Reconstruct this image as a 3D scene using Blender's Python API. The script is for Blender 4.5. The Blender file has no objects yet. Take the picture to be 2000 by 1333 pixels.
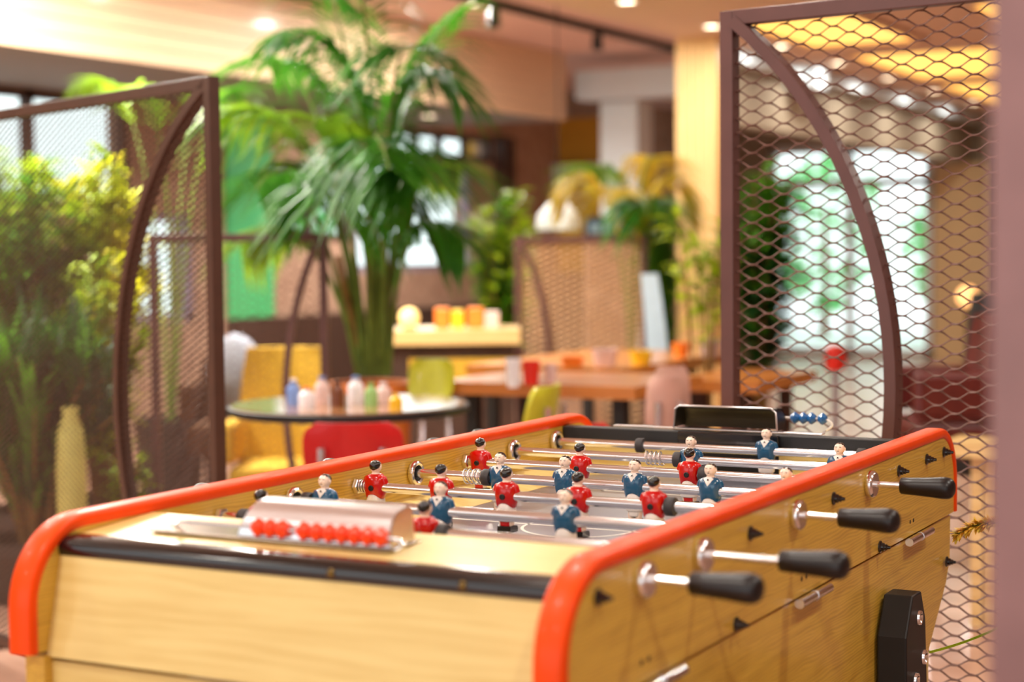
import bpy, math, random
from mathutils import Vector, Matrix
R = random.Random(7)
scene = bpy.context.scene
COL = scene.collection
PI = math.pi

# ------------------------------------------------------------------ camera
ZR = 0.86                                   # height of the table's rods above the floor
CAM = Vector((1.098, -1.764, 0.367 + ZR))
YAW, PIT, FPX, ROLL = -0.4912, 0.0523, 3414.7, -0.0096
FW = Vector((math.sin(YAW) * math.cos(PIT), math.cos(YAW) * math.cos(PIT), -math.sin(PIT)))
RT = Vector((math.cos(YAW), -math.sin(YAW), 0))
UP = RT.cross(FW)
cam_d = bpy.data.cameras.new('camera')
cam_d.sensor_width = 36
cam_d.lens = 36 * FPX / 2000
cam_d.clip_start = 0.05
cam_d.dof.use_dof = True
cam_d.dof.focus_distance = 2.85
cam_d.dof.aperture_fstop = 2.5
cam = bpy.data.objects.new('camera', cam_d)
COL.objects.link(cam)
cr, sr = math.cos(ROLL), math.sin(ROLL)
ax = RT * cr + UP * sr
ay = UP * cr - RT * sr
az = -FW
m = Matrix((ax, ay, az)).transposed().to_4x4()
m.translation = CAM
cam.matrix_world = m
scene.camera = cam

# ------------------------------------------------------------------ world and exposure
w = bpy.data.worlds.new('daylight')
scene.world = w
w.use_nodes = True
w.node_tree.nodes['Background'].inputs[0].default_value = (0.93, 0.98, 1.0, 1)
w.node_tree.nodes['Background'].inputs[1].default_value = 1.3
scene.view_settings.view_transform = 'Standard'
scene.view_settings.look = 'None'
scene.view_settings.gamma = 1
scene.view_settings.use_curve_mapping = False
scene.view_settings.exposure = 0.8
DOWNLIGHT_W = 7.0

# ------------------------------------------------------------------ helpers
def gp(px, depth, z=0.0):
    """ground point that stands at a given distance along the view"""
    a = (px - 1000) * cr - (666.5 - 700) * sr
    p = CAM + FW * depth + RT * (a / FPX * depth)
    return Vector((p.x, p.y, z))

def at(px, py, depth):
    a, b = px - 1000, 666.5 - py
    u, v = a * cr - b * sr, a * sr + b * cr
    return CAM + (FW + RT * (u / FPX) + UP * (v / FPX)) * depth

class MB:
    def __init__(s):
        s.v, s.f = [], []
    def add(s, vs, fs):
        n = len(s.v)
        s.v += [tuple(q) for q in vs]
        s.f += [tuple(i + n for i in f) for f in fs]
        return s
    def box(s, x0, x1, y0, y1, z0, z1):
        return s.add([(x0, y0, z0), (x1, y0, z0), (x1, y1, z0), (x0, y1, z0), (x0, y0, z1), (x1, y0, z1), (x1, y1, z1), (x0, y1, z1)],
                     [(3, 2, 1, 0), (4, 5, 6, 7), (0, 1, 5, 4), (1, 2, 6, 5), (2, 3, 7, 6), (3, 0, 4, 7)])
    def rings(s, rings, cap=True, close=True):
        n = len(rings[0])
        vs = [q for r in rings for q in r]
        fs = []
        for i in range(len(rings) - 1):
            for j in range(n if close else n - 1):
                k = (j + 1) % n
                fs.append((i * n + j, i * n + k, (i + 1) * n + k, (i + 1) * n + j))
        if cap and close:
            fs.append(tuple(range(n - 1, -1, -1)))
            fs.append(tuple((len(rings) - 1) * n + j for j in range(n)))
        return s.add(vs, fs)
    def tube(s, pts, r, n=8, r1=None, cap=True):
        pts = [Vector(q) for q in pts]
        rings, u = [], None
        for i, p in enumerate(pts):
            t = (pts[min(i + 1, len(pts) - 1)] - pts[max(i - 1, 0)]).normalized()
            if u is None:
                u = t.orthogonal().normalized()
            u = (u - t * u.dot(t))
            u = u.normalized() if u.length > 1e-6 else t.orthogonal().normalized()
            b = t.cross(u)
            rr = r if r1 is None else r + (r1 - r) * i / max(1, len(pts) - 1)
            rings.append([p + (u * math.cos(2 * PI * k / n) + b * math.sin(2 * PI * k / n)) * rr for k in range(n)])
        return s.rings(rings, cap)
    def bar(s, pts, wdt, thk, side):
        """rectangular bar along a path; side = direction of the width"""
        pts = [Vector(q) for q in pts]
        side = Vector(side).normalized()
        rings = []
        for i, p in enumerate(pts):
            t = (pts[min(i + 1, len(pts) - 1)] - pts[max(i - 1, 0)]).normalized()
            b = t.cross(side).normalized()
            a = side * wdt / 2
            c = b * thk / 2
            rings.append([p + a + c, p - a + c, p - a - c, p + a - c])
        return s.rings(rings)
    def lathe(s, prof, n=20, axis='z', o=(0, 0, 0)):
        o = Vector(o)
        rings = []
        for r, h in prof:
            ring = []
            for k in range(n):
                c, d = r * math.cos(2 * PI * k / n), r * math.sin(2 * PI * k / n)
                q = {'z': (c, d, h), 'x': (h, c, d), 'y': (d, h, c)}[axis]
                ring.append(o + Vector(q))
            rings.append(ring)
        return s.rings(rings)
    def ell(s, o, rx, ry, rz, nu=14, nv=9, keep=None):
        vs, fs = [], []
        for i in range(nv + 1):
            th = PI * i / nv
            for k in range(nu):
                ph = 2 * PI * k / nu
                vs.append((o[0] + rx * math.sin(th) * math.cos(ph), o[1] + ry * math.sin(th) * math.sin(ph), o[2] + rz * math.cos(th)))
        for i in range(nv):
            for k in range(nu):
                q = (i * nu + k, (i + 1) * nu + k, (i + 1) * nu + (k + 1) % nu, i * nu + (k + 1) % nu)
                if keep:
                    c = [sum(vs[a][j] for a in q) / 4 - o[j] for j in range(3)]
                    if not keep(c[0] / rx, c[1] / ry, c[2] / rz):
                        continue
                fs.append(q)
        return s.add(vs, fs)
    def prism(s, prof, x0, x1, axis='x'):
        """closed outline extruded; axis x: outline is (y, z); axis y: (x, z); axis z: (x, y)"""
        def P(a, b, t):
            return {'x': (t, a, b), 'y': (a, t, b), 'z': (a, b, t)}[axis]
        return s.rings([[P(a, b, x0) for a, b in prof], [P(a, b, x1) for a, b in prof]])
    def mesh(s, name, smooth=True, angle=40):
        me = bpy.data.meshes.new(name)
        me.from_pydata(s.v, [], s.f)
        me.update()
        if smooth:
            me.polygons.foreach_set('use_smooth', [True] * len(me.polygons))
            try:
                me.set_sharp_from_angle(angle=math.radians(angle))
            except Exception:
                pass
        return me
    def build(s, name, mat, parent=None, smooth=True, angle=40, label=None, bevel=0):
        return part(name, s.mesh(name, smooth, angle), mat, parent, label, bevel)

def part(name, me, mat, parent=None, label=None, bevel=0):
    if not me.materials:
        me.materials.append(mat)
    o = bpy.data.objects.new(name, me)
    COL.objects.link(o)
    if parent:
        o.parent = parent
    if label:
        o['label'] = label
    if bevel:
        b = o.modifiers.new('bevel', 'BEVEL')
        b.width, b.segments, b.limit_method, b.angle_limit = bevel, 2, 'ANGLE', math.radians(50)
    return o

def thing(name, label, cat, loc=(0, 0, 0), rz=0, group=None):
    o = bpy.data.objects.new(name, None)
    COL.objects.link(o)
    o.empty_display_size = 0.05
    o.location = loc
    o.rotation_euler = (0, 0, rz)
    return tag(o, label, cat, group)

def tag(o, label, cat, group=None):
    o['label'], o['category'] = label, cat
    if group:
        o['group'] = group
    return o

def struct(o, label=None):
    o['kind'] = 'structure'
    if label:
        o['label'] = label
    return o

# ------------------------------------------------------------------ materials
MATS = {}
def lin(c):
    return tuple(((x / 255) / 12.92 if x / 255 <= 0.04045 else ((x / 255 + 0.055) / 1.055) ** 2.4) for x in c) + (1,)

def mat(name, c, rough=0.5, metal=0, vary=0.12, scale=18, spec=0.5, coat=0, bump=0.0, stretch=(1, 1, 1), trans=0, c2=None, emit=0, sss=0):
    if name in MATS:
        return MATS[name]
    mt = bpy.data.materials.new(name)
    mt.use_nodes = True
    nt = mt.node_tree
    b = nt.nodes['Principled BSDF']
    tc = nt.nodes.new('ShaderNodeTexCoord')
    mp = nt.nodes.new('ShaderNodeMapping')
    mp.inputs['Scale'].default_value = stretch
    nz = nt.nodes.new('ShaderNodeTexNoise')
    nz.inputs['Scale'].default_value = scale
    nz.inputs['Detail'].default_value = 5
    nt.links.new(tc.outputs['Object'], mp.inputs['Vector'])
    nt.links.new(mp.outputs['Vector'], nz.inputs['Vector'])
    rp = nt.nodes.new('ShaderNodeValToRGB')
    L = lin(c)
    D = lin(c2) if c2 else tuple(x * (1 - vary) for x in L[:3]) + (1,)
    U = L if c2 else tuple(min(1, x * (1 + vary * 0.6)) for x in L[:3]) + (1,)
    rp.color_ramp.elements[0].position, rp.color_ramp.elements[0].color = 0.33, D
    rp.color_ramp.elements[1].position, rp.color_ramp.elements[1].color = 0.67, U
    nt.links.new(nz.outputs['Fac'], rp.inputs['Fac'])
    nt.links.new(rp.outputs['Color'], b.inputs['Base Color'])
    b.inputs['Roughness'].default_value = rough
    b.inputs['Metallic'].default_value = metal
    b.inputs['Specular IOR Level'].default_value = spec
    b.inputs['Coat Weight'].default_value = coat
    b.inputs['Coat Roughness'].default_value = 0.08
    if sss:
        b.inputs['Subsurface Weight'].default_value = sss
        b.inputs['Subsurface Radius'].default_value = (0.004, 0.002, 0.001)
    if trans:
        b.inputs['Transmission Weight'].default_value = trans
    if emit:
        nt.links.new(rp.outputs['Color'], b.inputs['Emission Color'])
        b.inputs['Emission Strength'].default_value = emit
    if bump:
        bp = nt.nodes.new('ShaderNodeBump')
        bp.inputs['Strength'].default_value = bump
        bp.inputs['Distance'].default_value = 0.01
        nt.links.new(nz.outputs['Fac'], bp.inputs['Height'])
        nt.links.new(bp.outputs['Normal'], b.inputs['Normal'])
    MATS[name] = mt
    return mt

def wood(name, light, dark, along='y', rough=0.35, rings=9.0, coat=0.3, fine=1.0, figure=0.22):
    """veneer: long stretched fibres plus distorted growth-ring bands"""
    if name in MATS:
        return MATS[name]
    mt = bpy.data.materials.new(name)
    mt.use_nodes = True
    nt = mt.node_tree
    b = nt.nodes['Principled BSDF']
    tc = nt.nodes.new('ShaderNodeTexCoord')
    def mapping(across, along_s):
        mp = nt.nodes.new('ShaderNodeMapping')
        mp.inputs['Scale'].default_value = tuple(along_s if a == along else across for a in 'xyz')
        nt.links.new(tc.outputs['Object'], mp.inputs['Vector'])
        return mp
    nz = nt.nodes.new('ShaderNodeTexNoise')
    nz.inputs['Scale'].default_value = 1.0
    nz.inputs['Detail'].default_value = 6
    nt.links.new(mapping(160 * fine, 6).outputs[0], nz.inputs['Vector'])
    wv = nt.nodes.new('ShaderNodeTexWave')
    wv.wave_type = 'BANDS'
    wv.bands_direction = 'Z' if along != 'z' else 'X'
    wv.inputs['Scale'].default_value = rings
    wv.inputs['Distortion'].default_value = 9.0
    wv.inputs['Detail'].default_value = 1.2
    wv.inputs['Detail Scale'].default_value = 0.8
    nt.links.new(mapping(1.6, 0.3).outputs[0], wv.inputs['Vector'])
    mx = nt.nodes.new('ShaderNodeMix')
    mx.data_type = 'FLOAT'
    mx.inputs[0].default_value = figure
    nt.links.new(nz.outputs['Fac'], mx.inputs[2])
    nt.links.new(wv.outputs['Fac'], mx.inputs[3])
    rp = nt.nodes.new('ShaderNodeValToRGB')
    rp.color_ramp.elements[0].position, rp.color_ramp.elements[0].color = 0.2, lin(dark)
    rp.color_ramp.elements[1].position, rp.color_ramp.elements[1].color = 0.62, lin(light)
    nt.links.new(mx.outputs[0], rp.inputs['Fac'])
    nt.links.new(rp.outputs['Color'], b.inputs['Base Color'])
    b.inputs['Roughness'].default_value = rough
    b.inputs['Coat Weight'].default_value = coat
    b.inputs['Coat Roughness'].default_value = 0.12
    MATS[name] = mt
    return mt

def glass(name, tint=(0.92, 0.97, 0.96)):
    if name in MATS:
        return MATS[name]
    mt = bpy.data.materials.new(name)
    mt.use_nodes = True
    nt = mt.node_tree
    nt.nodes.remove(nt.nodes['Principled BSDF'])
    tr = nt.nodes.new('ShaderNodeBsdfTransparent')
    tr.inputs[0].default_value = tint + (1,)
    gl = nt.nodes.new('ShaderNodeBsdfGlossy')
    gl.inputs['Roughness'].default_value = 0.03
    mx = nt.nodes.new('ShaderNodeMixShader')
    mx.inputs[0].default_value = 0.05
    nt.links.new(tr.outputs[0], mx.inputs[1])
    nt.links.new(gl.outputs[0], mx.inputs[2])
    nt.links.new(mx.outputs[0], nt.nodes['Material Output'].inputs[0])
    MATS[name] = mt
    return mt

def lamp_mat(name, c, strength):
    if name in MATS:
        return MATS[name]
    mt = bpy.data.materials.new(name)
    mt.use_nodes = True
    b = mt.node_tree.nodes['Principled BSDF']
    b.inputs['Base Color'].default_value = lin(c)
    b.inputs['Emission Color'].default_value = lin(c)
    b.inputs['Emission Strength'].default_value = strength
    MATS[name] = mt
    return mt

M_front = wood('pale_beech_across', (230, 204, 130), (214, 182, 104), 'x', 0.42, 14.0, 0.15, 0.5, 0.12)
M_side = wood('oak_veneer_lengthwise', (226, 184, 72), (188, 142, 48), 'y', 0.3, 40.0, 0.3, 0.6, 0.26)
M_shelf = wood('pale_beech_shelf', (238, 214, 140), (226, 194, 112), 'x', 0.34, 14.0, 0.2, 0.5, 0.1)
M_rail = mat('red_orange_rail', (246, 76, 4), 0.4, vary=0.04, coat=0.04, spec=0.22)
M_black = mat('black_lacquer', (16, 16, 18), 0.18, coat=0.6)
M_blackm = mat('black_matt', (22, 21, 22), 0.5)
M_rubber = mat('dark_rubber', (52, 48, 50), 0.55)
M_chrome = mat('chrome', (238, 238, 240), 0.17, 1, vary=0.03)
M_steel = mat('polished_steel', (232, 230, 234), 0.3, 1, vary=0.04, stretch=(1, 6, 6))
M_dsteel = mat('dark_tray_steel', (64, 60, 58), 0.34, 0.7, vary=0.15)
M_field = mat('grey_playfield', (116, 116, 126), 0.3, vary=0.05, coat=0.3)
M_line = mat('white_field_line', (235, 232, 222), 0.4)
M_skin = mat('painted_skin', (253, 226, 206), 0.28, vary=0.04, coat=0.4)
M_hair = mat('black_hair_paint', (14, 10, 10), 0.15, coat=0.6)
M_redj = mat('red_jersey_paint', (202, 6, 3), 0.22, vary=0.05, coat=0.3)
M_bluj = mat('blue_jersey_paint', (16, 84, 122), 0.2, vary=0.06, coat=0.5)
M_white = mat('white_paint', (244, 238, 232), 0.28, vary=0.03, coat=0.3)
M_navy = mat('navy_boot_paint', (18, 34, 60), 0.25)
M_handle = mat('dark_plastic_handle', (20, 14, 15), 0.36, vary=0.1)
M_gold = mat('brass_screw', (120, 96, 52), 0.35, 1)
M_rbead = mat('red_bead', (252, 66, 18), 0.3, coat=0.3, vary=0.04)
M_bbead = mat('blue_bead', (22, 96, 160), 0.28, coat=0.3, vary=0.04)
M_frame = mat('brown_lacquered_steel', (96, 62, 58), 0.42, 0.1, vary=0.12, scale=9)
M_mesh = mat('brown_expanded_steel', (104, 68, 58), 0.45, 0.1, vary=0.12)
M_post = mat('mauve_steel_post', (150, 112, 110), 0.4, 0.2)

# ------------------------------------------------------------------ the room
M_floor = mat('pinkish_stone_floor', (196, 156, 136), 0.26, vary=0.1, scale=3, c2=(172, 130, 110), coat=0.1)
M_ceil = mat('warm_plaster_ceiling', (222, 196, 176), 0.85, vary=0.03, scale=2)
M_ceil2 = mat('rose_plaster_ceiling', (222, 192, 184), 0.85, vary=0.03, scale=2)
M_under = mat('grey_soffit', (120, 116, 110), 0.8, vary=0.05)
M_band = mat('pale_blue_band', (206, 220, 228), 0.7, vary=0.03)
M_taup = mat('taupe_wall', (150, 138, 120), 0.85, vary=0.05, scale=3)
M_ochre = mat('ochre_wall', (206, 160, 52), 0.8, vary=0.08, scale=4)
M_beige = mat('beige_wall', (214, 186, 142), 0.85, vary=0.05)
M_green = mat('green_painted_panel', (74, 190, 120), 0.7, vary=0.06)
M_brown = mat('brown_brick_wall', (190, 158, 136), 0.85, vary=0.2, scale=14, c2=(160, 126, 106))
M_dark = mat('dark_brown_wood', (66, 42, 30), 0.6, vary=0.2)
M_mauve = mat('mauve_grey_frame', (150, 138, 156), 0.6)
M_glass = glass('window_glass')
M_pwhite = mat('white_plaster', (222, 230, 234), 0.7, vary=0.03)
M_plank = wood('pale_plank_cladding', (236, 206, 172), (220, 188, 152), 'y', 0.5, 16.0, 0.1)

def plane_box(name, mt, *b):
    return struct(MB().box(*b).build(name, mt, smooth=False))

plane_box('floor', M_floor, -9, 5, -7, 17.2, -0.1, 0)
plane_box('ceiling', M_ceil, -3.35, 5, -7, 17.2, 2.6, 2.8)
plane_box('ceiling_recess', M_ceil2, -9, -3.35, -7, 17.2, 2.78, 2.9)
# wooden-faced dropped beam on the left and the grey underside that runs to the window wall
tb = plane_box('trim_1', M_under, -6.6, -5.13, -2, 10.75, 2.25, 2.78)
for k in range(6):
    MB().box(-5.13, -5.112, -2, 10.78, 2.25 + k * 0.088, 2.25 + k * 0.088 + 0.082).build('plank', M_plank, tb, smooth=False)
plane_box('trim_2', M_band, -5.13, -3.1, 11.0, 11.25, 2.43, 2.66)         # beam across the back of the recess
plane_box('trim_3', M_taup, -3.5, -3.36, 9.6, 17, 2.1, 2.78)              # grey upstand behind the column
plane_box('trim_4', M_band, -3.36, -3.2, 9.6, 17, 2.5, 2.6)               # pale cove along it
plane_box('trim_5', M_pwhite, -5.05, -4.72, 11.3, 11.6, 0, 2.43)          # white pillar
plane_box('trim_6', M_dark, -3.02, -2.9, 16.4, 16.6, 0, 2.3)              # dark post by the far wall

def wall_with_holes(name, mt, axis, pos, thick, a0, a1, z0, z1, holes):
    """boxes around rectangular openings (a0, a1, z0, z1); axis x: wall in the y-z plane"""
    mb = MB()
    cuts = sorted({a0, a1} | {h[0] for h in holes} | {h[1] for h in holes})
    for p, q in zip(cuts, cuts[1:]):
        zs = [(h[2], h[3]) for h in holes if h[0] <= p + 1e-6 and h[1] >= q - 1e-6]
        lo = z0
        for b, t in sorted(zs) + [(z1, z1)]:
            if b > lo + 1e-6:
                if axis == 'x':
                    mb.box(pos - thick, pos, p, q, lo, b)
                else:
                    mb.box(p, q, pos, pos + thick, lo, b)
            lo = max(lo, t)
    return struct(mb.build(name, mt, smooth=False))

def window(n, axis, pos, a0, a1, z0, z1, mulls, trans, fm, bar=0.06):
    """frame with mullions and transoms; one glass pane in each opening"""
    f = MB()
    def bx(p, q, b, t):
        if axis == 'x':
            f.box(pos - 0.09, pos - 0.02, p, q, b, t)
        else:
            f.box(p, q, pos + 0.02, pos + 0.09, b, t)
    bx(a0, a1, z0, z0 + bar); bx(a0, a1, z1 - bar, z1)
    bx(a0, a0 + bar, z0, z1); bx(a1 - bar, a1, z0, z1)
    for q in mulls: bx(q - bar / 2, q + bar / 2, z0, z1)
    for t in trans: bx(a0, a1, t - bar / 2, t + bar / 2)
    o = struct(f.build('window_%d' % n, fm, smooth=False))
    es = [a0 + bar / 2] + list(mulls) + [a1 - bar / 2]
    zs = [z0 + bar / 2] + list(trans) + [z1 - bar / 2]
    for p, q in zip(es, es[1:]):
        for b, t in zip(zs, zs[1:]):
            g = MB()
            if axis == 'x':
                g.box(pos - 0.058, pos - 0.052, p + bar / 2, q - bar / 2, b + bar / 2, t - bar / 2)
            else:
                g.box(p + bar / 2, q - bar / 2, pos + 0.052, pos + 0.058, b + bar / 2, t - bar / 2)
            g.build('pane', M_glass, o, smooth=False)
    return o

XL = -6.6
wl = wall_with_holes('wall_left', M_brown, 'x', XL, 0.2, -7, 17.2, 0, 2.78,
                [(4.6, 7.3, 1.55, 2.25), (7.25, 7.95, 0.75, 1.5), (8.85, 10.2, 1.3, 1.9), (10.0, 11.9, 1.05, 2.0), (10.6, 12.3, 2.02, 2.25)])
window(1, 'x', XL, 4.6, 7.3, 1.55, 2.25, (5.5, 6.4), (), M_dark)
window(2, 'x', XL, 7.3, 7.95, 0.75, 1.5, (), (), M_mauve)
window(3, 'x', XL, 8.85, 9.98, 1.3, 1.9, (9.4,), (), M_dark)
window(4, 'x', XL, 10.0, 11.9, 1.05, 2.0, (), (), M_mauve)
window(5, 'x', XL, 10.6, 12.3, 2.02, 2.25, (11.0, 11.4, 11.85), (), M_dark, 0.05)
struct(MB().box(XL, XL + 0.03, 8.3, 8.84, 0.75, 2.25).build('trim_7', M_green, smooth=False))
struct(MB().box(XL, XL + 0.04, 8.3, 13, 0.0, 0.74).build('trim_8', M_dark, smooth=False))
struct(MB().box(XL, XL + 0.12, 12.3, 12.5, 0, 2.25).build('trim_9', M_dark, smooth=False))
wall_with_holes('wall_back', M_taup, 'y', 17.0, 0.2, -9, 5, 0, 2.78, [(-5.65, -3.8, 0.02, 2.34)])
window(6, 'y', 17.0, -5.65, -3.8, 0.02, 2.34, (-4.72,), (1.92,), M_pwhite, 0.08)
plane_box('trim_10', M_beige, -3.75, -2.6, 16.9, 17.0, 0, 2.1)
plane_box('trim_11', M_ochre, -7.6, -5.9, 13.6, 13.8, 2.05, 2.5)
plane_box('trim_12', M_ochre, -7.6, -5.6, 13.6, 13.8, 1.0, 1.85)
plane_box('trim_13', M_band, -7.7, -5.6, 13.5, 13.6, 1.86, 2.05)
plane_box('wall_right_light_block', M_brown, 4.0, 4.2, -7, 17.2, 0, 2.6)  # unseen wall added to keep side light off the table

# timber-clad column: core and separate upright slats
cc = plane_box('trim_14', M_plank, -3.37, -3.12, 8.95, 9.2, 0, 2.6)
M_colw = wood('column_larch', (240, 204, 142), (220, 176, 106), 'z', 0.5, 6.0, 0.1)
for k in range(5):
    x = -3.385 + k * 0.056
    MB().box(x, x + 0.05, 8.932, 8.95, 0, 2.6).build('slat', M_colw, cc, smooth=False)
    y = 8.945 + k * 0.053
    MB().box(-3.12, -3.102, y, y + 0.047, 0, 2.6).build('slat', M_pwhite if k > 1 else M_colw, cc, smooth=False)

# ------------------------------------------------------------------ ceiling lights
M_lamp = lamp_mat('warm_lamp_glow', (255, 238, 206), 6)
M_trimw = mat('white_lamp_ring', (236, 230, 222), 0.4)
def downlight(x, y, z, label, watts=DOWNLIGHT_W, group='recessed ceiling downlights'):
    t = thing('downlight', label, 'ceiling light', (x, y, z), 0, group)
    MB().lathe([(0.05, -0.001), (0.065, -0.001), (0.065, -0.012), (0.05, -0.012), (0.05, -0.001)], 20).build('ring', M_trimw, t)
    MB().lathe([(0.001, -0.003), (0.049, -0.003), (0.049, -0.006), (0.001, -0.008)], 20).build('lens', M_lamp, t)
    if watts:
        ld = bpy.data.lights.new('bulb', 'AREA')
        ld.shape, ld.size, ld.energy, ld.color = 'DISK', 0.12, watts, (1.0, 0.94, 0.84)
        lo = bpy.data.objects.new('bulb', ld)
        COL.objects.link(lo)
        lo.parent = t
        lo.location = (0, 0, -0.02)
row = ['nearest of the downlight row before the timber column', 'downlight beside the head of the timber column', 'downlight seen through the tall mesh screen, nearest the column',
       'second downlight behind the mesh screen', 'third downlight behind the mesh screen', 'fourth downlight behind the mesh screen', 'farthest downlight behind the mesh screen']
for k, lb in enumerate(row):
    downlight(-2.93, 7.15 + 1.27 * k + (0.08 * max(0, k - 3) ** 1.5), 2.6, lb)
downlight(-4.18, 6.36, 2.78, 'downlight in the recessed ceiling above the palm crown', 20)
n = 0
for x in (-2.4, -0.5, 1.4):
    for y in (-2.6, -0.9, 0.8, 2.5, 4.2):
        downlight(x, y, 2.6, 'added downlight lighting the football table area, out of the picture', 9)  # unseen lamps added as the top light on the table
for k, y in enumerate((0.6, 2.5, 4.4, 7.9)):
    downlight(-4.3, y, 2.78, ['first added recess downlight, out of the picture by the shrubs', 'second added recess downlight, out of the picture', 'third added recess downlight, above the left screen', 'added recess downlight over the low mesh divider'][k], 34)  # lamps added to lift the dim window side of the room
for k, (x, y) in enumerate(((-3.65, 2.7), (-3.65, 3.9), (-3.65, 5.1))):
    downlight(x, y, 2.78, ['added downlight brightening the grass clump, out of the picture', 'added downlight brightening the tall shrub, out of the picture', 'added downlight brightening the kentia palm, out of the picture'][k], (48, 48, 26)[k])  # unseen lamps added to brighten the plants below them
downlight(-5.7, 9.65, 2.25, 'bright round light under the wooden beam by the windows', 25)
# glowing golden coffers
M_coffer = lamp_mat('golden_coffer_glow', (255, 196, 96), 0.95)
for k, (x0, x1, y0, y1) in enumerate([(-2.72, -2.0, 8.2, 9.75), (-2.68, -1.6, 10.4, 12.4), (-2.72, -1.7, 13.0, 15.6), (-1.3, 0.0, 8.2, 9.75), (-1.3, 0.0, 10.4, 12.4)]):
    t = thing('ceiling_panel', ['nearest glowing golden ceiling panel behind the mesh screen', 'large golden ceiling panel at the upper right', 'farthest golden ceiling panel behind the screen',
              'golden ceiling panel out of the picture, near', 'golden ceiling panel out of the picture, far'][k], 'ceiling light', ((x0 + x1) / 2, (y0 + y1) / 2, 2.6))
    a, b = (x1 - x0) / 2, (y1 - y0) / 2
    f = MB()
    f.box(-a - 0.05, a + 0.05, -b - 0.05, -b, -0.03, -0.001); f.box(-a - 0.05, a + 0.05, b, b + 0.05, -0.03, -0.001)
    f.box(-a - 0.05, -a, -b, b, -0.03, -0.001); f.box(a, a + 0.05, -b, b, -0.03, -0.001)
    f.build('frame', M_ceil, t, smooth=False)
    MB().box(-a, a, -b, b, -0.012, -0.002).build('diffuser', M_coffer, t, smooth=False)
# spot track in the recess
t = thing('track_light', 'dark ceiling track with spotlights beside the ceiling edge', 'track light', (-4.15, 8.6, 2.78))
MB().box(-0.02, 0.02, -3.2, 2.6, -0.05, -0.001).build('track', M_blackm, t, smooth=False)
for y in (-0.75, 0.75, -2.2):
    h = MB().lathe([(0.03, -0.06), (0.035, -0.08), (0.04, -0.17), (0.032, -0.17), (0.001, -0.15)], 14, o=(0, y, 0)).build('spotlight', M_blackm, t)
    MB().box(-0.01, 0.01, y - 0.012, y + 0.012, -0.07, -0.045).build('bracket', M_blackm, h, smooth=False)

# ------------------------------------------------------------------ football table
tbl = thing('football_table', 'pale wooden table football cabinet with red-orange rounded side rails', 'football table')
def side_profile(y0, y1, zt, zb, r, n=10, rb=None):
    """outline of a panel: rounded upper corners"""
    rb = rb or r
    pts = [(y0, zb)]
    for k in range(n + 1):
        a = PI - PI / 2 * k / n
        pts.append((y0 + r + r * math.cos(a), zt - r + r * math.sin(a)))
    for k in range(n + 1):
        a = PI / 2 - PI / 2 * k / n
        pts.append((y1 - rb + rb * math.cos(a), zt - rb + rb * math.sin(a)))
    pts.append((y1, zb))
    return pts
Y0, Y1 = -0.186, 1.398
def table_side(x0, x1, outer):
    p = MB().prism([(y, z + ZR) for y, z in side_profile(Y0, Y1, 0.026, -0.117, 0.09)], x0, x1).build('side_panel', M_side, tbl, angle=30)
    # rail: rounded strip bent over the panel edge
    path = side_profile(Y0 - 0.006, Y1 + 0.006, 0.032, -0.117, 0.096, 14)
    xm, hw, ht = (x0 + x1) / 2, (x1 - x0) / 2 + 0.0035, 0.0095
    sec = []
    for k in range(16):
        a = 2 * PI * k / 16
        c, s_ = math.cos(a), math.sin(a)
        sec.append((math.copysign(abs(c) ** 0.45, c) * hw, math.copysign(abs(s_) ** 0.6, s_) * ht))
    rings = []
    for i, (y, z) in enumerate(path):
        a = path[max(i - 1, 0)]; b = path[min(i + 1, len(path) - 1)]
        tx, tz = b[0] - a[0], b[1] - a[1]
        l = math.hypot(tx, tz)
        ny, nz = -tz / l, tx / l
        rings.append([(xm + u, y + ny * (v + 0.002), z + ZR + nz * (v + 0.002)) for u, v in sec])
    MB().rings(rings).build('rail', M_rail, tbl, angle=60, label='red-orange rounded rail')
    low = [(Y0 + 0.006, -0.122), (Y0 + 0.006, -0.235), (-0.05, -0.36), (-0.05, -0.44), (1.2, -0.44), (1.215, -0.36), (1.30, -0.29), (1.36, -0.24), (1.384, -0.205), (1.388, -0.17), (1.388, -0.122)]
    d = 0.004 if outer > 0 else -0.004
    MB().prism([(y, z + ZR) for y, z in low][::-1], x0 - d, x1 - d).build('lower_side_panel', M_side, tbl, angle=30)
    return p
pl = table_side(-0.4325, -0.4025, -1)
prr = table_side(0.284, 0.314, 1)
# near end: slanted front board, black lip, sloping shelf
f = MB().prism([(-0.143, 0.0), (-0.171, -0.124), (-0.151, -0.124), (-0.123, 0.0)], -0.4024, 0.2839)
f.v = [(x, y, z + ZR) for x, y, z in f.v]
f.build('end_board', M_front, tbl, smooth=False)
MB().box(-0.4, 0.282, -0.166, -0.15, ZR - 0.44, ZR - 0.13).build('lower_end_board', M_front, tbl, smooth=False)
MB().prism([(y, z + ZR) for y, z in [(-0.113, 0.0), (-0.145, -0.003), (-0.1475, 0.006), (-0.1455, 0.0135), (-0.139, 0.0185), (-0.113, 0.0195)]], -0.4022, 0.2837).build('black_lip', M_black, tbl, angle=50, label='glossy black edge strip')
for x in (0.0, 0.17):
    MB().lathe([(0.001, -0.004), (0.004, -0.003), (0.0055, 0), (0.0055, 0.003)], 12, 'y', (x, -0.1468, ZR + 0.006)).build('screw', M_gold, tbl)
MB().prism([(y, z + ZR) for y, z in [(-0.113, 0.018), (-0.113, 0.002), (0.03, 0.006), (0.03, 0.026)]], -0.4024, 0.2839).build('end_shelf', M_shelf, tbl, smooth=False)
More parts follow.
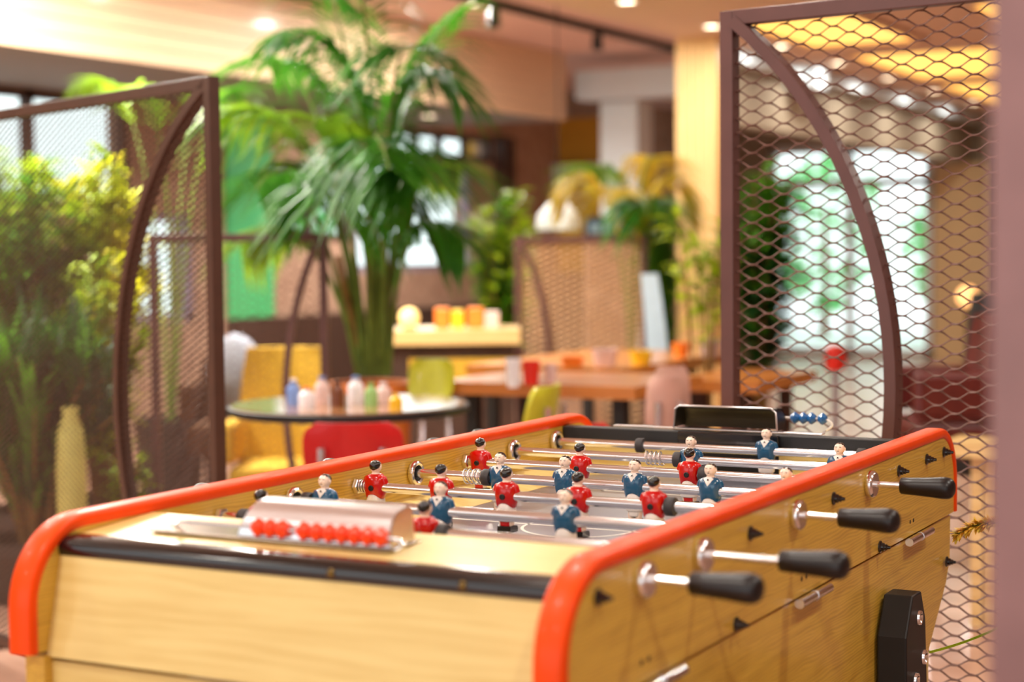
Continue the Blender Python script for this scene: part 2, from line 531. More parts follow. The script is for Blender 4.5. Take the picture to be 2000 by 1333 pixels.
# playfield
MB().box(-0.4024, 0.2839, 0.0, 1.244, ZR - 0.07, ZR - 0.057).build('playfield_base', M_shelf, tbl, smooth=False)
def rrect(x0, x1, y0, y1, r, n=6):
    pts = []
    for cx, cy, a0 in ((x1 - r, y1 - r, 0), (x0 + r, y1 - r, 90), (x0 + r, y0 + r, 180), (x1 - r, y0 + r, 270)):
        for k in range(n + 1):
            a = math.radians(a0 + 90 * k / n)
            pts.append((cx + r * math.cos(a), cy + r * math.sin(a)))
    return pts
MB().prism(rrect(-0.31, 0.20, 0.03, 1.22, 0.07), ZR - 0.0568, ZR - 0.0555, 'z').build('playfield', M_field, tbl, smooth=False)
def line(*b):
    MB().box(*b, ZR - 0.0554, ZR - 0.0551).build('field_line', M_line, tbl, smooth=False)
line(-0.31, 0.20, 0.6, 0.606)
ln = MB()
for k in range(40):
    a, b = 2 * PI * k / 40, 2 * PI * (k + 1) / 40
    ln.add([(-0.055 + r * math.cos(t_), 0.603 + r * math.sin(t_), ZR - 0.0551) for r, t_ in ((0.085, a), (0.09, a), (0.09, b), (0.085, b))], [(0, 1, 2, 3)])
ln.build('centre_circle', M_line, tbl, smooth=False)
for y, e in ((0.22, 0.04), (0.985, 1.2)):
    line(-0.2, 0.09, y, y + 0.006)
    for x in (-0.2, 0.084):
        line(x, x + 0.006, min(y, e), max(y, e))
MB().prism([(-0.4024, -0.0565), (-0.315, -0.0565), (-0.4024, -0.04)], 0.03, 1.24, 'y').build('side_ramp', M_shelf, tbl, smooth=False).location = (0, 0, ZR)
MB().prism([(0.2839, -0.0565), (0.2839, -0.04), (0.205, -0.0565)], 0.03, 1.24, 'y').build('side_ramp', M_shelf, tbl, smooth=False).location = (0, 0, ZR)
# far end wall with goal, black band and back board
for xa, xb in ((-0.4024, -0.155), (0.035, 0.2839)):
    MB().box(xa, xb, 1.245, 1.275, ZR - 0.057, ZR + 0.0015).build('goal_wall', M_front, tbl, smooth=False)
MB().box(-0.156, 0.036, 1.27, 1.28, ZR - 0.057, ZR).build('goal_back', M_blackm, tbl, smooth=False)
MB().box(-0.4024, 0.2839, 1.243, 1.276, ZR + 0.002, ZR + 0.0255).build('black_band', M_blackm, tbl, smooth=False, bevel=0.002)
MB().box(-0.16, 0.037, 1.236, 1.2428, ZR - 0.002, ZR + 0.0262).build('goal_cover', M_black, tbl, smooth=False, bevel=0.0015)
MB().box(-0.4024, 0.2839, 1.2765, 1.375, ZR - 0.012, ZR + 0.004).build('end_shelf', M_shelf, tbl, smooth=False)
MB().prism([(y, z + ZR) for y, z in [(1.355, -0.124), (1.355, -0.0125), (1.375, -0.0125), (1.375, -0.124)]], -0.4024, 0.2839).build('end_board', M_front, tbl, smooth=False)
MB().box(-0.40, 0.28, 1.34, 1.354, ZR - 0.44, ZR - 0.126).build('lower_end_board', M_front, tbl, smooth=False)
MB().box(-0.40, 0.28, -0.14, 1.335, ZR - 0.44, ZR - 0.425).build('floor_board', M_front, tbl, smooth=False)
# legs
def leg(x0, x1, yc, sgn):
    prof = [(yc - 0.058, -0.86), (yc - 0.062, -0.247), (yc - 0.024, -0.187), (yc + 0.026, -0.187), (yc + 0.052, -0.235), (yc + 0.062, -0.345), (yc + 0.066, -0.86)]
    L = MB().prism([(y, z + ZR) for y, z in prof][::-1], x0, x1).build('leg', M_blackm, tbl, smooth=False, bevel=0.003)
    xo = x1 if sgn > 0 else x0
    for y, z in ((yc + 0.012, -0.228), (yc - 0.006, -0.325), (yc + 0.042, -0.298), (yc + 0.005, -0.43)):
        b = MB().lathe([(0.001, 0.002), (0.006, 0.001), (0.008, 0.005 * 0 + 0.004), (0.0115, 0.0035), (0.0125, 0.0)], 16, 'x')
        b.v = [(xo + sgn * x, y + yy, z + ZR + zz) for x, yy, zz in b.v]
        b.build('bolt', M_chrome, L)
for yc in (0.972, 0.13):
    leg(0.3145, 0.362, yc, 1)
    leg(-0.4805, -0.433, yc, -1)
# fittings on the right-hand panel
for k in (0, 1, 3, 5):
    y = k * 0.1725
    MB().lathe([(0.0085, 0.3142), (0.0195, 0.3142), (0.021, 0.317), (0.021, 0.3235), (0.0185, 0.3265), (0.0085, 0.3265)], 24, 'x', (0, y, ZR)).build('bearing', M_chrome, prr, label='chrome rod bearing')
    MB().lathe([(0.006, -0.402), (0.0125, -0.4022), (0.014, -0.399), (0.0125, -0.394), (0.006, -0.392)], 6, 'x', (0, y, ZR)).build('rod_nut', M_chrome, pl)
cone = MB().lathe([(0.0118, 0.0), (0.0118, 0.002), (0.0085, 0.004), (0.0078, 0.008), (0.006, 0.009), (0.0055, 0.013), (0.0038, 0.014), (0.003, 0.019), (0.001, 0.0195)], 16, 'x').mesh('cone_bolt')
for y, z, par in [(-0.113, 0, prr), (0.345, 0, prr), (0.69, 0, prr), (1.035, 0, prr), (1.2075, 0, prr), (1.324, 0, prr), (0.293, -0.108, prr), (0.927, -0.108, prr), (1.345, -0.2, prr), (-0.11, -0.2, prr)]:
    o = part('cone_bolt', cone, M_black, par)
    o.location = (0.3142, y, ZR + z)
    o.scale = (0.9, 0.82, 0.82)
for y0_, y1_ in ((-0.03, 0.105), (0.518, 0.65), (1.075, 1.213)):
    h = MB().tube([(0.321, y0_, ZR - 0.1235), (0.321, y1_, ZR - 0.1235)], 0.007, 14)
    ho = h.build('hinge_tube', M_chrome, prr)
    MB().tube([(0.321, (y0_ + y1_) / 2 - 0.002, ZR - 0.1235), (0.321, (y0_ + y1_) / 2 + 0.002, ZR - 0.1235)], 0.0076, 14).build('hinge_collar', M_steel, ho)
    for q in (0.03, 0.05):
        MB().lathe([(0.001, 0.0004), (0.0034, 0.0004), (0.0036, 0.0)], 10, 'x', (0.3141, y0_ + q, ZR - 0.094)).build('screw_hole', M_blackm, prr)
for k in (2, 4, 6, 7):
    y = k * 0.1725
    r_ = MB()
    tor = []
    for i in range(28):
        a = 2 * PI * i / 28
        tor.append([(-0.4022 + 0.006 + 0.006 * math.cos(b), y + (0.0165 + 0.0045 * math.sin(b)) * math.cos(a), ZR + (0.0165 + 0.0045 * math.sin(b)) * math.sin(a)) for b in [2 * PI * j / 8 for j in range(8)]])
    tor.append(tor[0])
    r_.rings(tor, cap=False)
    r_.build('bearing_ring', M_chrome, pl)
    MB().lathe([(0.001, -0.4018), (0.0145, -0.4018), (0.0145, -0.3995), (0.001, -0.3995)], 20, 'x', (0, y, ZR)).build('bearing_hole', M_blackm, pl)

# ------------------------------------------------------------------ players and rods
def ringz(z, rx, ry, cy=0.0, cx=0.0, n=16, p=0.8):
    out = []
    for k in range(n):
        a = 2 * PI * k / n
        c, s_ = math.cos(a), math.sin(a)
        out.append((cx + math.copysign(abs(c) ** p, c) * rx, cy + math.copysign(abs(s_) ** p, s_) * ry, z))
    return out
def figure_meshes():
    """a moulded footballer facing -y, rod through the chest at the origin"""
    d = {}
    b = MB()
    b.rings([ringz(z, x, y, c) for z, x, y, c in [(-0.033, 0.0115, 0.0092, 0), (-0.02, 0.0118, 0.009, 0), (0.0, 0.0145, 0.0105, 0), (0.012, 0.0145, 0.0098, 0), (0.0185, 0.010, 0.008, 0),
             (0.0215, 0.0058, 0.0058, 0), (0.0242, 0.0054, 0.0056, -0.0006), (0.0262, 0.0068, 0.0076, -0.0012), (0.0295, 0.0083, 0.0092, -0.001), (0.0335, 0.0088, 0.0098, -0.0003),
             (0.0375, 0.0078, 0.0088, 0.0002), (0.0402, 0.0052, 0.006, 0.0004), (0.0413, 0.002, 0.0024, 0.0004)]])
    for s_ in (-1, 1):
        b.rings([ringz(z, x, y, c, s_ * 0.0062, 10) for z, x, y, c in [(-0.0525, 0.0046, 0.0056, -0.001), (-0.046, 0.0047, 0.0056, 0), (-0.040, 0.0054, 0.0066, 0.0006), (-0.031, 0.0055, 0.0072, 0)]])
        b.ell((s_ * 0.0088, 0.0002, 0.0315), 0.0014, 0.0022, 0.003, 6, 5)     # ears
    b.ell((0, -0.0102, 0.0312), 0.0014, 0.0022, 0.0022, 8, 6)                # nose
    b.ell((0, -0.0082, 0.0262), 0.003, 0.0022, 0.0018, 8, 6)                 # chin
    d['player'] = b.mesh('player', angle=80)
    j = MB().rings([ringz(z, x, y, c, p=0.78) for z, x, y, c in [(-0.0185, 0.0128, 0.0104, 0), (-0.0165, 0.0146, 0.012, 0), (-0.009, 0.0162, 0.0134, 0), (0.002, 0.0178, 0.014, 0), (0.011, 0.0182, 0.0132, 0),
             (0.0165, 0.0165, 0.0115, 0), (0.0198, 0.0118, 0.009, 0), (0.0212, 0.007, 0.0068, 0)]])
    j.v = [(x, y, z + (0.0075 * max(0, 1 - (x / 0.0135) ** 2) if z < -0.016 else 0)) for x, y, z in j.v]
    for s_ in (-1, 1):                                                       # short sleeves hugging the body
        j.rings([[(s_ * (cx + 0.0046 * math.cos(a)), cy + 0.0056 * math.sin(a), z) for a in [2 * PI * k / 10 for k in range(10)]] for cx, cy, z in
                 [(0.0165, -0.001, -0.006), (0.0178, 0, 0.0), (0.0176, 0, 0.008), (0.0150, 0, 0.0155), (0.0125, 0, 0.018)]])
    d['jersey'] = j.mesh('jersey', angle=80)
    d['shorts'] = MB().rings([ringz(z, x, y) for z, x, y in [(-0.0375, 0.0134, 0.0112), (-0.036, 0.0142, 0.012), (-0.029, 0.0148, 0.0132), (-0.020, 0.0140, 0.0136), (-0.0125, 0.0105, 0.0132), (-0.0095, 0.007, 0.0115)]]).mesh('shorts', angle=80)
    h = MB().ell((0, 0.0006, 0.0338), 0.0094, 0.0104, 0.0086, 16, 10, keep=lambda x, y, z: y > 0.06 - 0.75 * max(z, -0.2) and z > -0.78)
    d['hair'] = h.mesh('hair', angle=80)
    c = MB()
    for s_ in (-1, 1):
        c.add([(s_ * 0.0082, -0.0098, 0.0196), (s_ * 0.0035, -0.0082, 0.0222), (0, -0.0142, 0.0085), (0, -0.0128, 0.0135), (s_ * 0.0082, -0.008, 0.0192), (s_ * 0.0035, -0.006, 0.0215), (0, -0.0125, 0.0085), (0, -0.011, 0.0135)],
              [(0, 1, 3, 2), (4, 6, 7, 5), (0, 2, 6, 4), (1, 5, 7, 3), (0, 4, 5, 1)])
    c.add([(-0.0035, -0.0086, 0.0218), (0.0035, -0.0086, 0.0218), (0, -0.0136, 0.013), (-0.0035, -0.006, 0.0214), (0.0035, -0.006, 0.0214), (0, -0.011, 0.013)], [(0, 2, 1), (3, 4, 5), (0, 1, 4, 3), (1, 2, 5, 4), (2, 0, 3, 5)])
    d['collar'] = c.mesh('collar', smooth=False)
    d['button'] = MB().ell((0, -0.0118, 0.0182), 0.0015, 0.0014, 0.0015, 8, 6).mesh('button')
    fc = MB()
    for s_ in (-1, 1):
        fc.ell((s_ * 0.0033, -0.0089, 0.0337), 0.0011, 0.0007, 0.0007, 6, 4)
        fc.box(s_ * 0.0033 - 0.0016, s_ * 0.0033 + 0.0016, -0.0098, -0.0086, 0.0353, 0.0358)
    fc.box(-0.0018, 0.0018, -0.0101, -0.0088, 0.0274, 0.0280)
    d['face_paint'] = fc.mesh('face_paint')
    d['back_screw'] = MB().lathe([(0.0045, 0.0115), (0.0045, 0.0152), (0.0036, 0.0162), (0.003, 0.0152), (0.001, 0.0152)], 12, 'y').mesh('back_screw')
    d['sock'] = MB().rings([ringz(z, x, y, c) for z, x, y, c in [(-0.0465, 0.0085, 0.0072, 0), (-0.0445, 0.0098, 0.0082, 0), (-0.0385, 0.0112, 0.009, 0), (-0.0372, 0.0105, 0.0084, 0)]]).mesh('sock', angle=80)
    d['boot'] = MB().prism([(-0.0135, -0.0545), (-0.0145, -0.050), (-0.0125, -0.0455), (0.0, -0.0435), (0.0095, -0.0445), (0.0105, -0.0545)][::-1], -0.0112, 0.0112).mesh('boot', smooth=False)
    d['small_boot'] = MB().prism([(-0.0105, -0.0545), (-0.0105, -0.0515), (-0.005, -0.0495), (0.007, -0.0495), (0.0075, -0.0545)][::-1], -0.0098, 0.0098).mesh('small_boot', smooth=False)
    return d
FIG = {}
def player(team, rod, x, tilt=0.0):
    if team not in FIG:
        FIG[team] = figure_meshes()
    D = FIG[team]
    red = team == 'red'
    p = part('player', D['player'], M_skin if red else M_skin, rod)
    p.location = (x, 0, 0)
    p.rotation_euler = (tilt, 0, PI if red else 0)
    J = M_redj if red else M_bluj
    for nme, mt in [('jersey', J), ('shorts', M_white), ('hair', M_hair), ('back_screw', M_blackm), ('face_paint', M_hair), ('button', M_hair)]:
        part(nme, D[nme], mt, p)
    part('collar', D['collar'], M_white if not red else M_redj, p)
    part('sock', D['sock'], J if red else M_white, p)
    if red:
        part('boot', D['boot'], M_black, p)
    else:
        part('small_boot', D['small_boot'], M_navy, p)
    return p
BUMP = MB().lathe([(0.008, -0.007), (0.0128, -0.007), (0.0138, -0.0055), (0.0138, 0.0055), (0.0128, 0.007), (0.008, 0.007)], 20, 'x').mesh('bumper')
def spring_mesh(length, turns, r=0.0118, wr=0.0013):
    pts = []
    n = turns * 14
    for k in range(n + 1):
        a = 2 * PI * turns * k / n
        pts.append((length * k / n, r * math.cos(a), r * math.sin(a)))
    return MB().tube(pts, wr, 6).mesh('spring', angle=80)
SPR = spring_mesh(0.034, 4)
SPR2 = spring_mesh(0.014, 3, 0.0095)
def handle_mesh(L=0.083):
    return MB().lathe([(0.006, 0.0), (0.0118, 0.0), (0.0128, 0.0015), (0.0136, 0.02), (0.0152, L * 0.55), (0.0168, L * 0.76), (0.0168, L * 0.84), (0.0158, L * 0.90), (0.0132, L * 0.95), (0.0092, L * 0.983), (0.0045, L * 0.997), (0.0006, L)], 24, 'x').mesh('handle', angle=50)
HAN = handle_mesh()
def rod(k, team, label, xs, h0=None, bump=(), spr=(), tilt=0.0):
    t = thing('player_rod', label, 'player rod', (0, k * 0.1725, ZR), 0, 'rods across the football table')
    red = team == 'red'
    if red:
        MB().tube([(-0.392, 0, 0), (0.3135, 0, 0)], 0.0078, 18).build('bar', M_chrome, t)
        MB().tube([(0.3137, 0, 0), (h0 + 0.02, 0, 0)], 0.0052, 14).build('inner_bar', M_chrome, t)
        o = part('handle', HAN, M_handle, t, 'dark plastic grip')
        o.location = (h0, 0, 0)
    else:
        MB().tube([(-0.4005, 0, 0), (0.283, 0, 0)], 0.0078, 18).build('bar', M_chrome, t)
        MB().tube([(-0.402, 0, 0), (-0.52, 0, 0)], 0.0052, 14).build('inner_bar', M_chrome, t)
        o = part('handle', HAN, M_handle, t, 'dark plastic grip')
        o.location = (-0.5, 0, 0)
        o.rotation_euler = (0, 0, PI)
    for x in xs:
        player(team, t, x, tilt)
    for x in bump:
        part('bumper', BUMP, M_rubber, t).location = (x, 0, 0)
    for x, me in spr:
        part('spring', me, M_chrome, t).location = (x, 0, 0)
    return t
rod(0, 'red', 'chrome rod with the lone red goalkeeper beneath the near shelf, grip nearest the camera', [-0.06], 0.374, (-0.03, -0.09))
rod(1, 'red', 'chrome rod with two red defenders just behind the near shelf', [-0.33, -0.069], 0.416, (-0.041, -0.358))
rod(2, 'blue', 'chrome rod with three blue players facing the camera nearest to it', [-0.342, -0.146, 0.05], None, (-0.372, 0.255))
rod(3, 'red', 'chrome rod with five red players seen from behind', [-0.365, -0.247, -0.134, -0.015, 0.105], 0.378, (0.131,), ((-0.393, SPR2),))
rod(4, 'blue', 'chrome rod with five blue players and a coil spring', [-0.238, -0.122, -0.002, 0.123, 0.242], None, (-0.262,), ((-0.305, SPR),))
rod(5, 'red', 'chrome rod with three red players at the far half', [-0.371, -0.18, 0.018], 0.366, (0.043,))
rod(6, 'blue', 'chrome rod with two blue players and a loose spring at the far half', [-0.05, 0.215], None, (-0.074,), ((-0.136, SPR),))
rod(7, 'blue', 'farthest chrome rod with the single blue goalkeeper', [0.025], None, (-0.222, 0.2))

# ------------------------------------------------------------------ score counters
BEAD = MB().lathe([(0.003, -0.0078), (0.0062, -0.0078), (0.0112, -0.001), (0.0112, 0.001), (0.0062, 0.0078), (0.003, 0.0078)], 14, 'x')
RB = BEAD.mesh('bead', angle=25)
BB = BEAD.mesh('bead', angle=25)
M_base = mat('brushed_base_plate', (168, 154, 142), 0.24, 1, vary=0.06)
def counter(label, loc, base, hood, sgn, hoodm, beads, bm, bmesh_, wire_x, wy, wz, inner):
    """sgn +1: hollow side of the hood looks towards +y"""
    t = thing('score_counter', label, 'score counter', loc, 0, 'bead score counters on the table ends')
    b0, b1 = base
    MB().box(b0, b1, -0.036 if inner else -0.024, 0.036 if inner else -0.006, 0.0, 0.0025).build('base_plate', M_base if inner else M_steel, t, smooth=False, bevel=0.001)
    h0, h1 = hood
    if not inner:
        for x in (b0 + 0.05, b1 - 0.05):
            MB().box(x - 0.012, x + 0.012, -0.024, 0.03, -0.0195, -0.0002).build('standoff', M_dsteel, t, smooth=False)
    prof = [(-0.03, 0.004), (-0.0285, 0.018), (-0.022, 0.032), (-0.008, 0.042), (0.012, 0.0455), (0.024, 0.0445)]
    out, inn = prof, [(y * 0.94 + 0.001, z - 0.0022) for y, z in prof]
    rings = []
    for x, sh in ((h0, 0), (h1, 0)):
        ring = []
        for (y, z) in out + inn[::-1]:
            xx = x + (0.016 * (z / 0.045) if x == h0 else -0.004 * (z / 0.045)) * (1 if sgn > 0 else 0.35)
            ring.append((xx, sgn * y, z))
        rings.append(ring)
    hb = MB().rings(rings).build('hood', hoodm, t, angle=30)
    for x, q in ((h0, 1), (h1, -1)):
        e = MB()
        pr_ = [(y, z) for y, z in prof] + [(0.024, 0.004)]
        vs = []
        for dx in (0, 0.0018 * q):
            for y, z in pr_:
                sl = (0.016 if q > 0 else -0.004) * (z / 0.045) * (1 if sgn > 0 else 0.35)
                vs.append((x + sl + dx, sgn * y, z))
        n = len(pr_)
        e.add(vs, [tuple(range(n)), tuple(range(2 * n - 1, n - 1, -1))] + [(i, (i + 1) % n, n + (i + 1) % n, n + i) for i in range(n)])
        e.build('end_cheek', hoodm, t, smooth=False)
    if inner:
        MB().box(h0 + 0.008, h1 - 0.004, -0.014, 0.02, 0.0026, 0.004).build('tray_floor', M_dsteel, t, smooth=False)
    x0, x1 = wire_x
    pts = [(x0, wy, 0.003)] + [(x0 - 0.012 * math.sin(PI * k / 8) - 0.002 * k / 8, wy, 0.003 + (wz - 0.003) * k / 8) for k in range(1, 8)] + [(x0 + 0.006, wy, wz), (x1 - 0.006, wy, wz)] + \
          [(x1 + 0.012 * math.sin(PI * k / 8), wy, wz - (wz - 0.003) * k / 8) for k in range(1, 9)]
    MB().tube(pts, 0.0022, 8).build('wire', M_chrome if inner else M_white, t)
    for x in beads:
        o = part('bead', bmesh_, bm, t)
        o.location = (x, wy, wz)
    return t
nb = [-0.149, -0.1315, -0.114] + [-0.083 + 0.0178 * k for k in range(7)]
NC = Vector((-0.07, -0.045, ZR + 0.0225))
counter('polished steel score counter with ten red beads on the near end', NC, (-0.317 + 0.07, 0.036 + 0.07), (-0.185 + 0.07, 0.034 + 0.07), 1, M_steel,
        [x + 0.07 for x in nb], M_rbead, RB, (-0.262 + 0.07, 0.043 + 0.07), -0.0345, 0.016, True)
FC = Vector((-0.09, 1.318, ZR + 0.0238))
counter('dark steel score counter with blue beads on the far end', FC, (-0.318 + 0.09, 0.1 + 0.09), (-0.192 + 0.09, 0.014 + 0.09), -1, M_dsteel,
        [0.028 + 0.09 + 0.0162 * k for k in range(3)] + [0.0285 + 0.09 + 0.0162 * 3.25] + [-0.15 + 0.09 + 0.0165 * k for k in range(6)], M_bbead, BB, (-0.2 + 0.09, 0.088 + 0.09), 0.0365, 0.024, False)
rim = MB()
hx0, hx1 = -0.192 + 0.09, 0.014 + 0.09
rim.tube([(hx0, -0.024, 0.003), (hx0 + 0.003, -0.024, 0.038), (hx0 + 0.012, -0.024, 0.0455), (hx1 - 0.012, -0.024, 0.0455), (hx1 - 0.002, -0.024, 0.038), (hx1, -0.024, 0.003)], 0.0018, 8)
far_counter = [o for o in bpy.data.objects if o.get('label', '').startswith('dark steel score')][0]
rim.build('rim', M_steel, far_counter)

# ------------------------------------------------------------------ mesh screens
def screen(name_label, p0, d, width, top, bot, arc, cell_w, cell_h, strand, frame=0.03, arcs=1, group='expanded metal room dividers', fm=None, mm=None, feet=True, arc_end=0.0, mesh_h0=None):
    """upright divider standing from p0 along the floor direction d; arc = sagitta of the bent bar from the p0 post"""
    fm, mm = fm or M_frame, mm or M_mesh
    d = Vector((d[0], d[1], 0)).normalized()
    rz = math.atan2(d.y, d.x)
    t = thing('mesh_screen', name_label, 'screen', (p0[0], p0[1], 0), rz, group)
    h = frame / 2
    MB().box(-h, h, -h, h, 0.0, top).build('post', fm, t, smooth=False, bevel=0.002)
    MB().box(width - h, width + h, -h, h, 0.0, top).build('post', fm, t, smooth=False, bevel=0.002)
    MB().box(h, width - h, -h, h, top - frame, top).build('top_bar', fm, t, smooth=False, bevel=0.002)
    MB().box(h, width - h, -h, h, bot, bot + frame).build('bottom_bar', fm, t, smooth=False, bevel=0.002)
    if feet:
        for x in (0, width):
            MB().box(x - 0.03, x + 0.03, -0.16, -h, 0, 0.012).build('foot', fm, t, smooth=False)
            MB().box(x - 0.03, x + 0.03, h, 0.16, 0, 0.012).build('foot', fm, t, smooth=False)
    zt, zb = top - frame * 0.7, bot + frame * 0.5 + arc_end
    hc = (zt - zb) / 2
    Rr = (hc * hc + arc * arc) / (2 * arc)
    def arcpts(x0, sg):
        A = math.asin(min(1, hc / Rr))
        if arc > Rr: A = PI - A
        out = []
        for k in range(33):
            a = A - 2 * A * k / 32
            out.append((x0 + sg * (arc - Rr + Rr * math.cos(a)), -0.002, (zt + zb) / 2 + Rr * math.sin(a)))
        return out
    MB().bar(arcpts(h, 1), 0.034, frame * 0.8, (0, 1, 0)).build('arc_bar', fm, t, angle=30)
    if arcs > 1:
        MB().bar(arcpts(width - h, -1), 0.034, frame * 0.8, (0, 1, 0)).build('arc_bar', fm, t, angle=30)
    mb = MB()
    nc = int((width - frame) / cell_w * 2)
    z0 = mesh_h0 if mesh_h0 is not None else bot + frame
    nr = int((top - frame - z0) / cell_h)
    wv = Vector((0, 0.6, 0.8)) * strand / 2
    th = Vector((0, -0.8, 0.6)) * strand * 0.16
    prof = [(0, 0), (0.16, 0.03), (0.32, 0.2), (0.68, 0.8), (0.84, 0.97), (1, 1)] if cell_h > 0.024 else [(0, 0), (0.2, 0.06), (0.8, 0.94), (1, 1)]
    for r in range(nr + 1):
        for c in range(nc):
            xa = h + c * cell_w / 2
            up = (c + r) % 2 == 0
            za, zb_ = z0 + (r + 0) * cell_h / 1, 0
            # two families of strands: rising and falling; node rows are half a cell apart in alternate columns
            base = z0 + r * cell_h
            for fam in (0, 1):
                s0 = base + (cell_h / 2 if (c % 2) else 0)
                e0 = s0 + (cell_h / 2 if fam == 0 else -cell_h / 2)
                if min(s0, e0) < z0 - 1e-6 or max(s0, e0) > top - frame + cell_h * 0.4:
                    continue
                rings = []
                for u, v in prof:
                    q = Vector((xa + u * cell_w / 2, 0.004 if fam else 0.0, s0 + v * (e0 - s0)))
                    sgw = wv if fam == 0 else wv
                    rings.append([q + sgw + th, q - sgw + th, q - sgw - th, q + sgw - th])
                mb.rings(rings, cap=False)
    mb.build('mesh_sheet', mm, t, smooth=False)
    return t

a = math.radians(38)
dR = RT * math.cos(a) - FW * math.sin(a)
topR = at(1425, 27, 3.6).z
screen('tall brown mesh screen with a bent bar right behind the football table', gp(1427, 3.6), (dR.x, dR.y), 1.3, topR, 0.1, 0.35, 0.073, 0.0283, 0.0037, arc_end=0.1)
a = math.radians(50)
dL = -(RT * math.cos(a) - FW * math.sin(a))
topL = at(420, 152, 4.2).z
screen('tall brown mesh screen standing before the shrubs on the left', gp(422, 4.2), (dL.x, dL.y), 1.5, topL, 0.06, 0.48, 0.038, 0.0172, 0.0044, fm=mat('dark_brown_steel', (74, 48, 38), 0.42, 0.1), mm=mat('dark_brown_mesh', (70, 46, 34), 0.45, 0.1))
screen('low mesh divider behind the round table', gp(634, 6.4), (-RT.x, -RT.y), 0.62, at(640, 455, 6.4).z, 0.06, 0.13, 0.07, 0.03, 0.003, mesh_h0=0.35, arcs=1)
screen('low mesh divider behind the long wooden tables', gp(1012, 9.1), (RT.x, RT.y), 0.66, at(1120, 462, 9.0).z, 0.06, 0.14, 0.07, 0.03, 0.0085, mesh_h0=0.3, mm=mat('tan_expanded_steel', (196, 150, 104), 0.5, 0.1))
dN = Vector((RT.x * 0.95 - FW.x * 0.3, RT.y * 0.95 - FW.y * 0.3, 0))
screen('blurred mauve post of the mesh screen nearest the camera at the right edge', gp(1988, 1.15), (dN.x, dN.y), 0.9, 1.72, 0.06, 0.3, 0.073, 0.0283, 0.0062, frame=0.034, fm=M_post)

# ------------------------------------------------------------------ plants
M_leaf = {
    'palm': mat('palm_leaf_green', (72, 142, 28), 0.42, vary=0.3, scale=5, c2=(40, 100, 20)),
    'palm_light': mat('palm_leaf_painted_sunlight', (150, 186, 36), 0.45, vary=0.2, scale=4, c2=(70, 122, 26)),  # lit copy of the palm green, sunlight painted into the colour
    'yellow': mat('yellow_green_leaf', (244, 232, 50), 0.5, vary=0.2, scale=7, c2=(150, 172, 30)),
    'lime': mat('lime_leaf', (192, 212, 36), 0.5, vary=0.25, scale=6, c2=(126, 164, 24)),
    'mid': mat('mid_green_leaf', (94, 160, 30), 0.5, vary=0.25, scale=6, c2=(54, 112, 22)),
    'dark': mat('dark_green_leaf', (30, 82, 22), 0.5, vary=0.3, scale=6, c2=(20, 54, 16)),
    'gold': mat('palm_leaf_painted_gold_light', (226, 196, 66), 0.5, vary=0.2, scale=5, c2=(170, 160, 40)),  # yellow light on the fronds is put into this leaf colour
}
for mt in M_leaf.values():                                # light passes through thin leaves
    nt = mt.node_tree
    pb = nt.nodes['Principled BSDF']
    col_out = pb.inputs['Base Color'].links[0].from_socket
    tl = nt.nodes.new('ShaderNodeBsdfTranslucent')
    nt.links.new(col_out, tl.inputs['Color'])
    ms = nt.nodes.new('ShaderNodeMixShader')
    ms.inputs[0].default_value = 0.4
    nt.links.new(pb.outputs[0], ms.inputs[1])
    nt.links.new(tl.outputs[0], ms.inputs[2])
    nt.links.new(ms.outputs[0], nt.nodes['Material Output'].inputs[0])
M_stem = mat('brown_stem', (136, 98, 40), 0.7, vary=0.25)
M_gstem = mat('green_stem', (96, 116, 36), 0.6, vary=0.25)
M_pot = mat('orange_terracotta', (222, 122, 50), 0.6, vary=0.1)
M_dpot = mat('dark_planter', (58, 44, 38), 0.6)
M_soil = mat('soil', (54, 38, 28), 0.9, vary=0.3, scale=60)

def leaf(mb, p, d, length, width, droop=0.0, up=Vector((0, 0, 1)), segs=2):
    d = d.normalized()
    s_ = d.cross(up)
    s_ = s_.normalized() if s_.length > 1e-4 else Vector((1, 0, 0))
    n_ = s_.cross(d)
    prof = [0.25, 1.0, 0.0] if segs == 2 else [0.25, 0.9, 0.8, 0.0]
    vs, fs = [], []
    N = len(prof)
    for i, wd in enumerate(prof):
        u = i / (N - 1)
        q = p + d * (length * u) + Vector((0, 0, -droop * length * u * u))
        a = s_ * (width / 2 * wd)
        vs += [q + a + n_ * (width * 0.12 * wd), q, q - a + n_ * (width * 0.12 * wd)]
    for i in range(N - 1):
        b = i * 3
        fs += [(b, b + 1, b + 4, b + 3), (b + 1, b + 2, b + 5, b + 4)]
    mb.add(vs, fs)

def bez(p0, p1, p2, t):
    return p0 * (1 - t) ** 2 + p1 * (2 * t * (1 - t)) + p2 * (t * t)

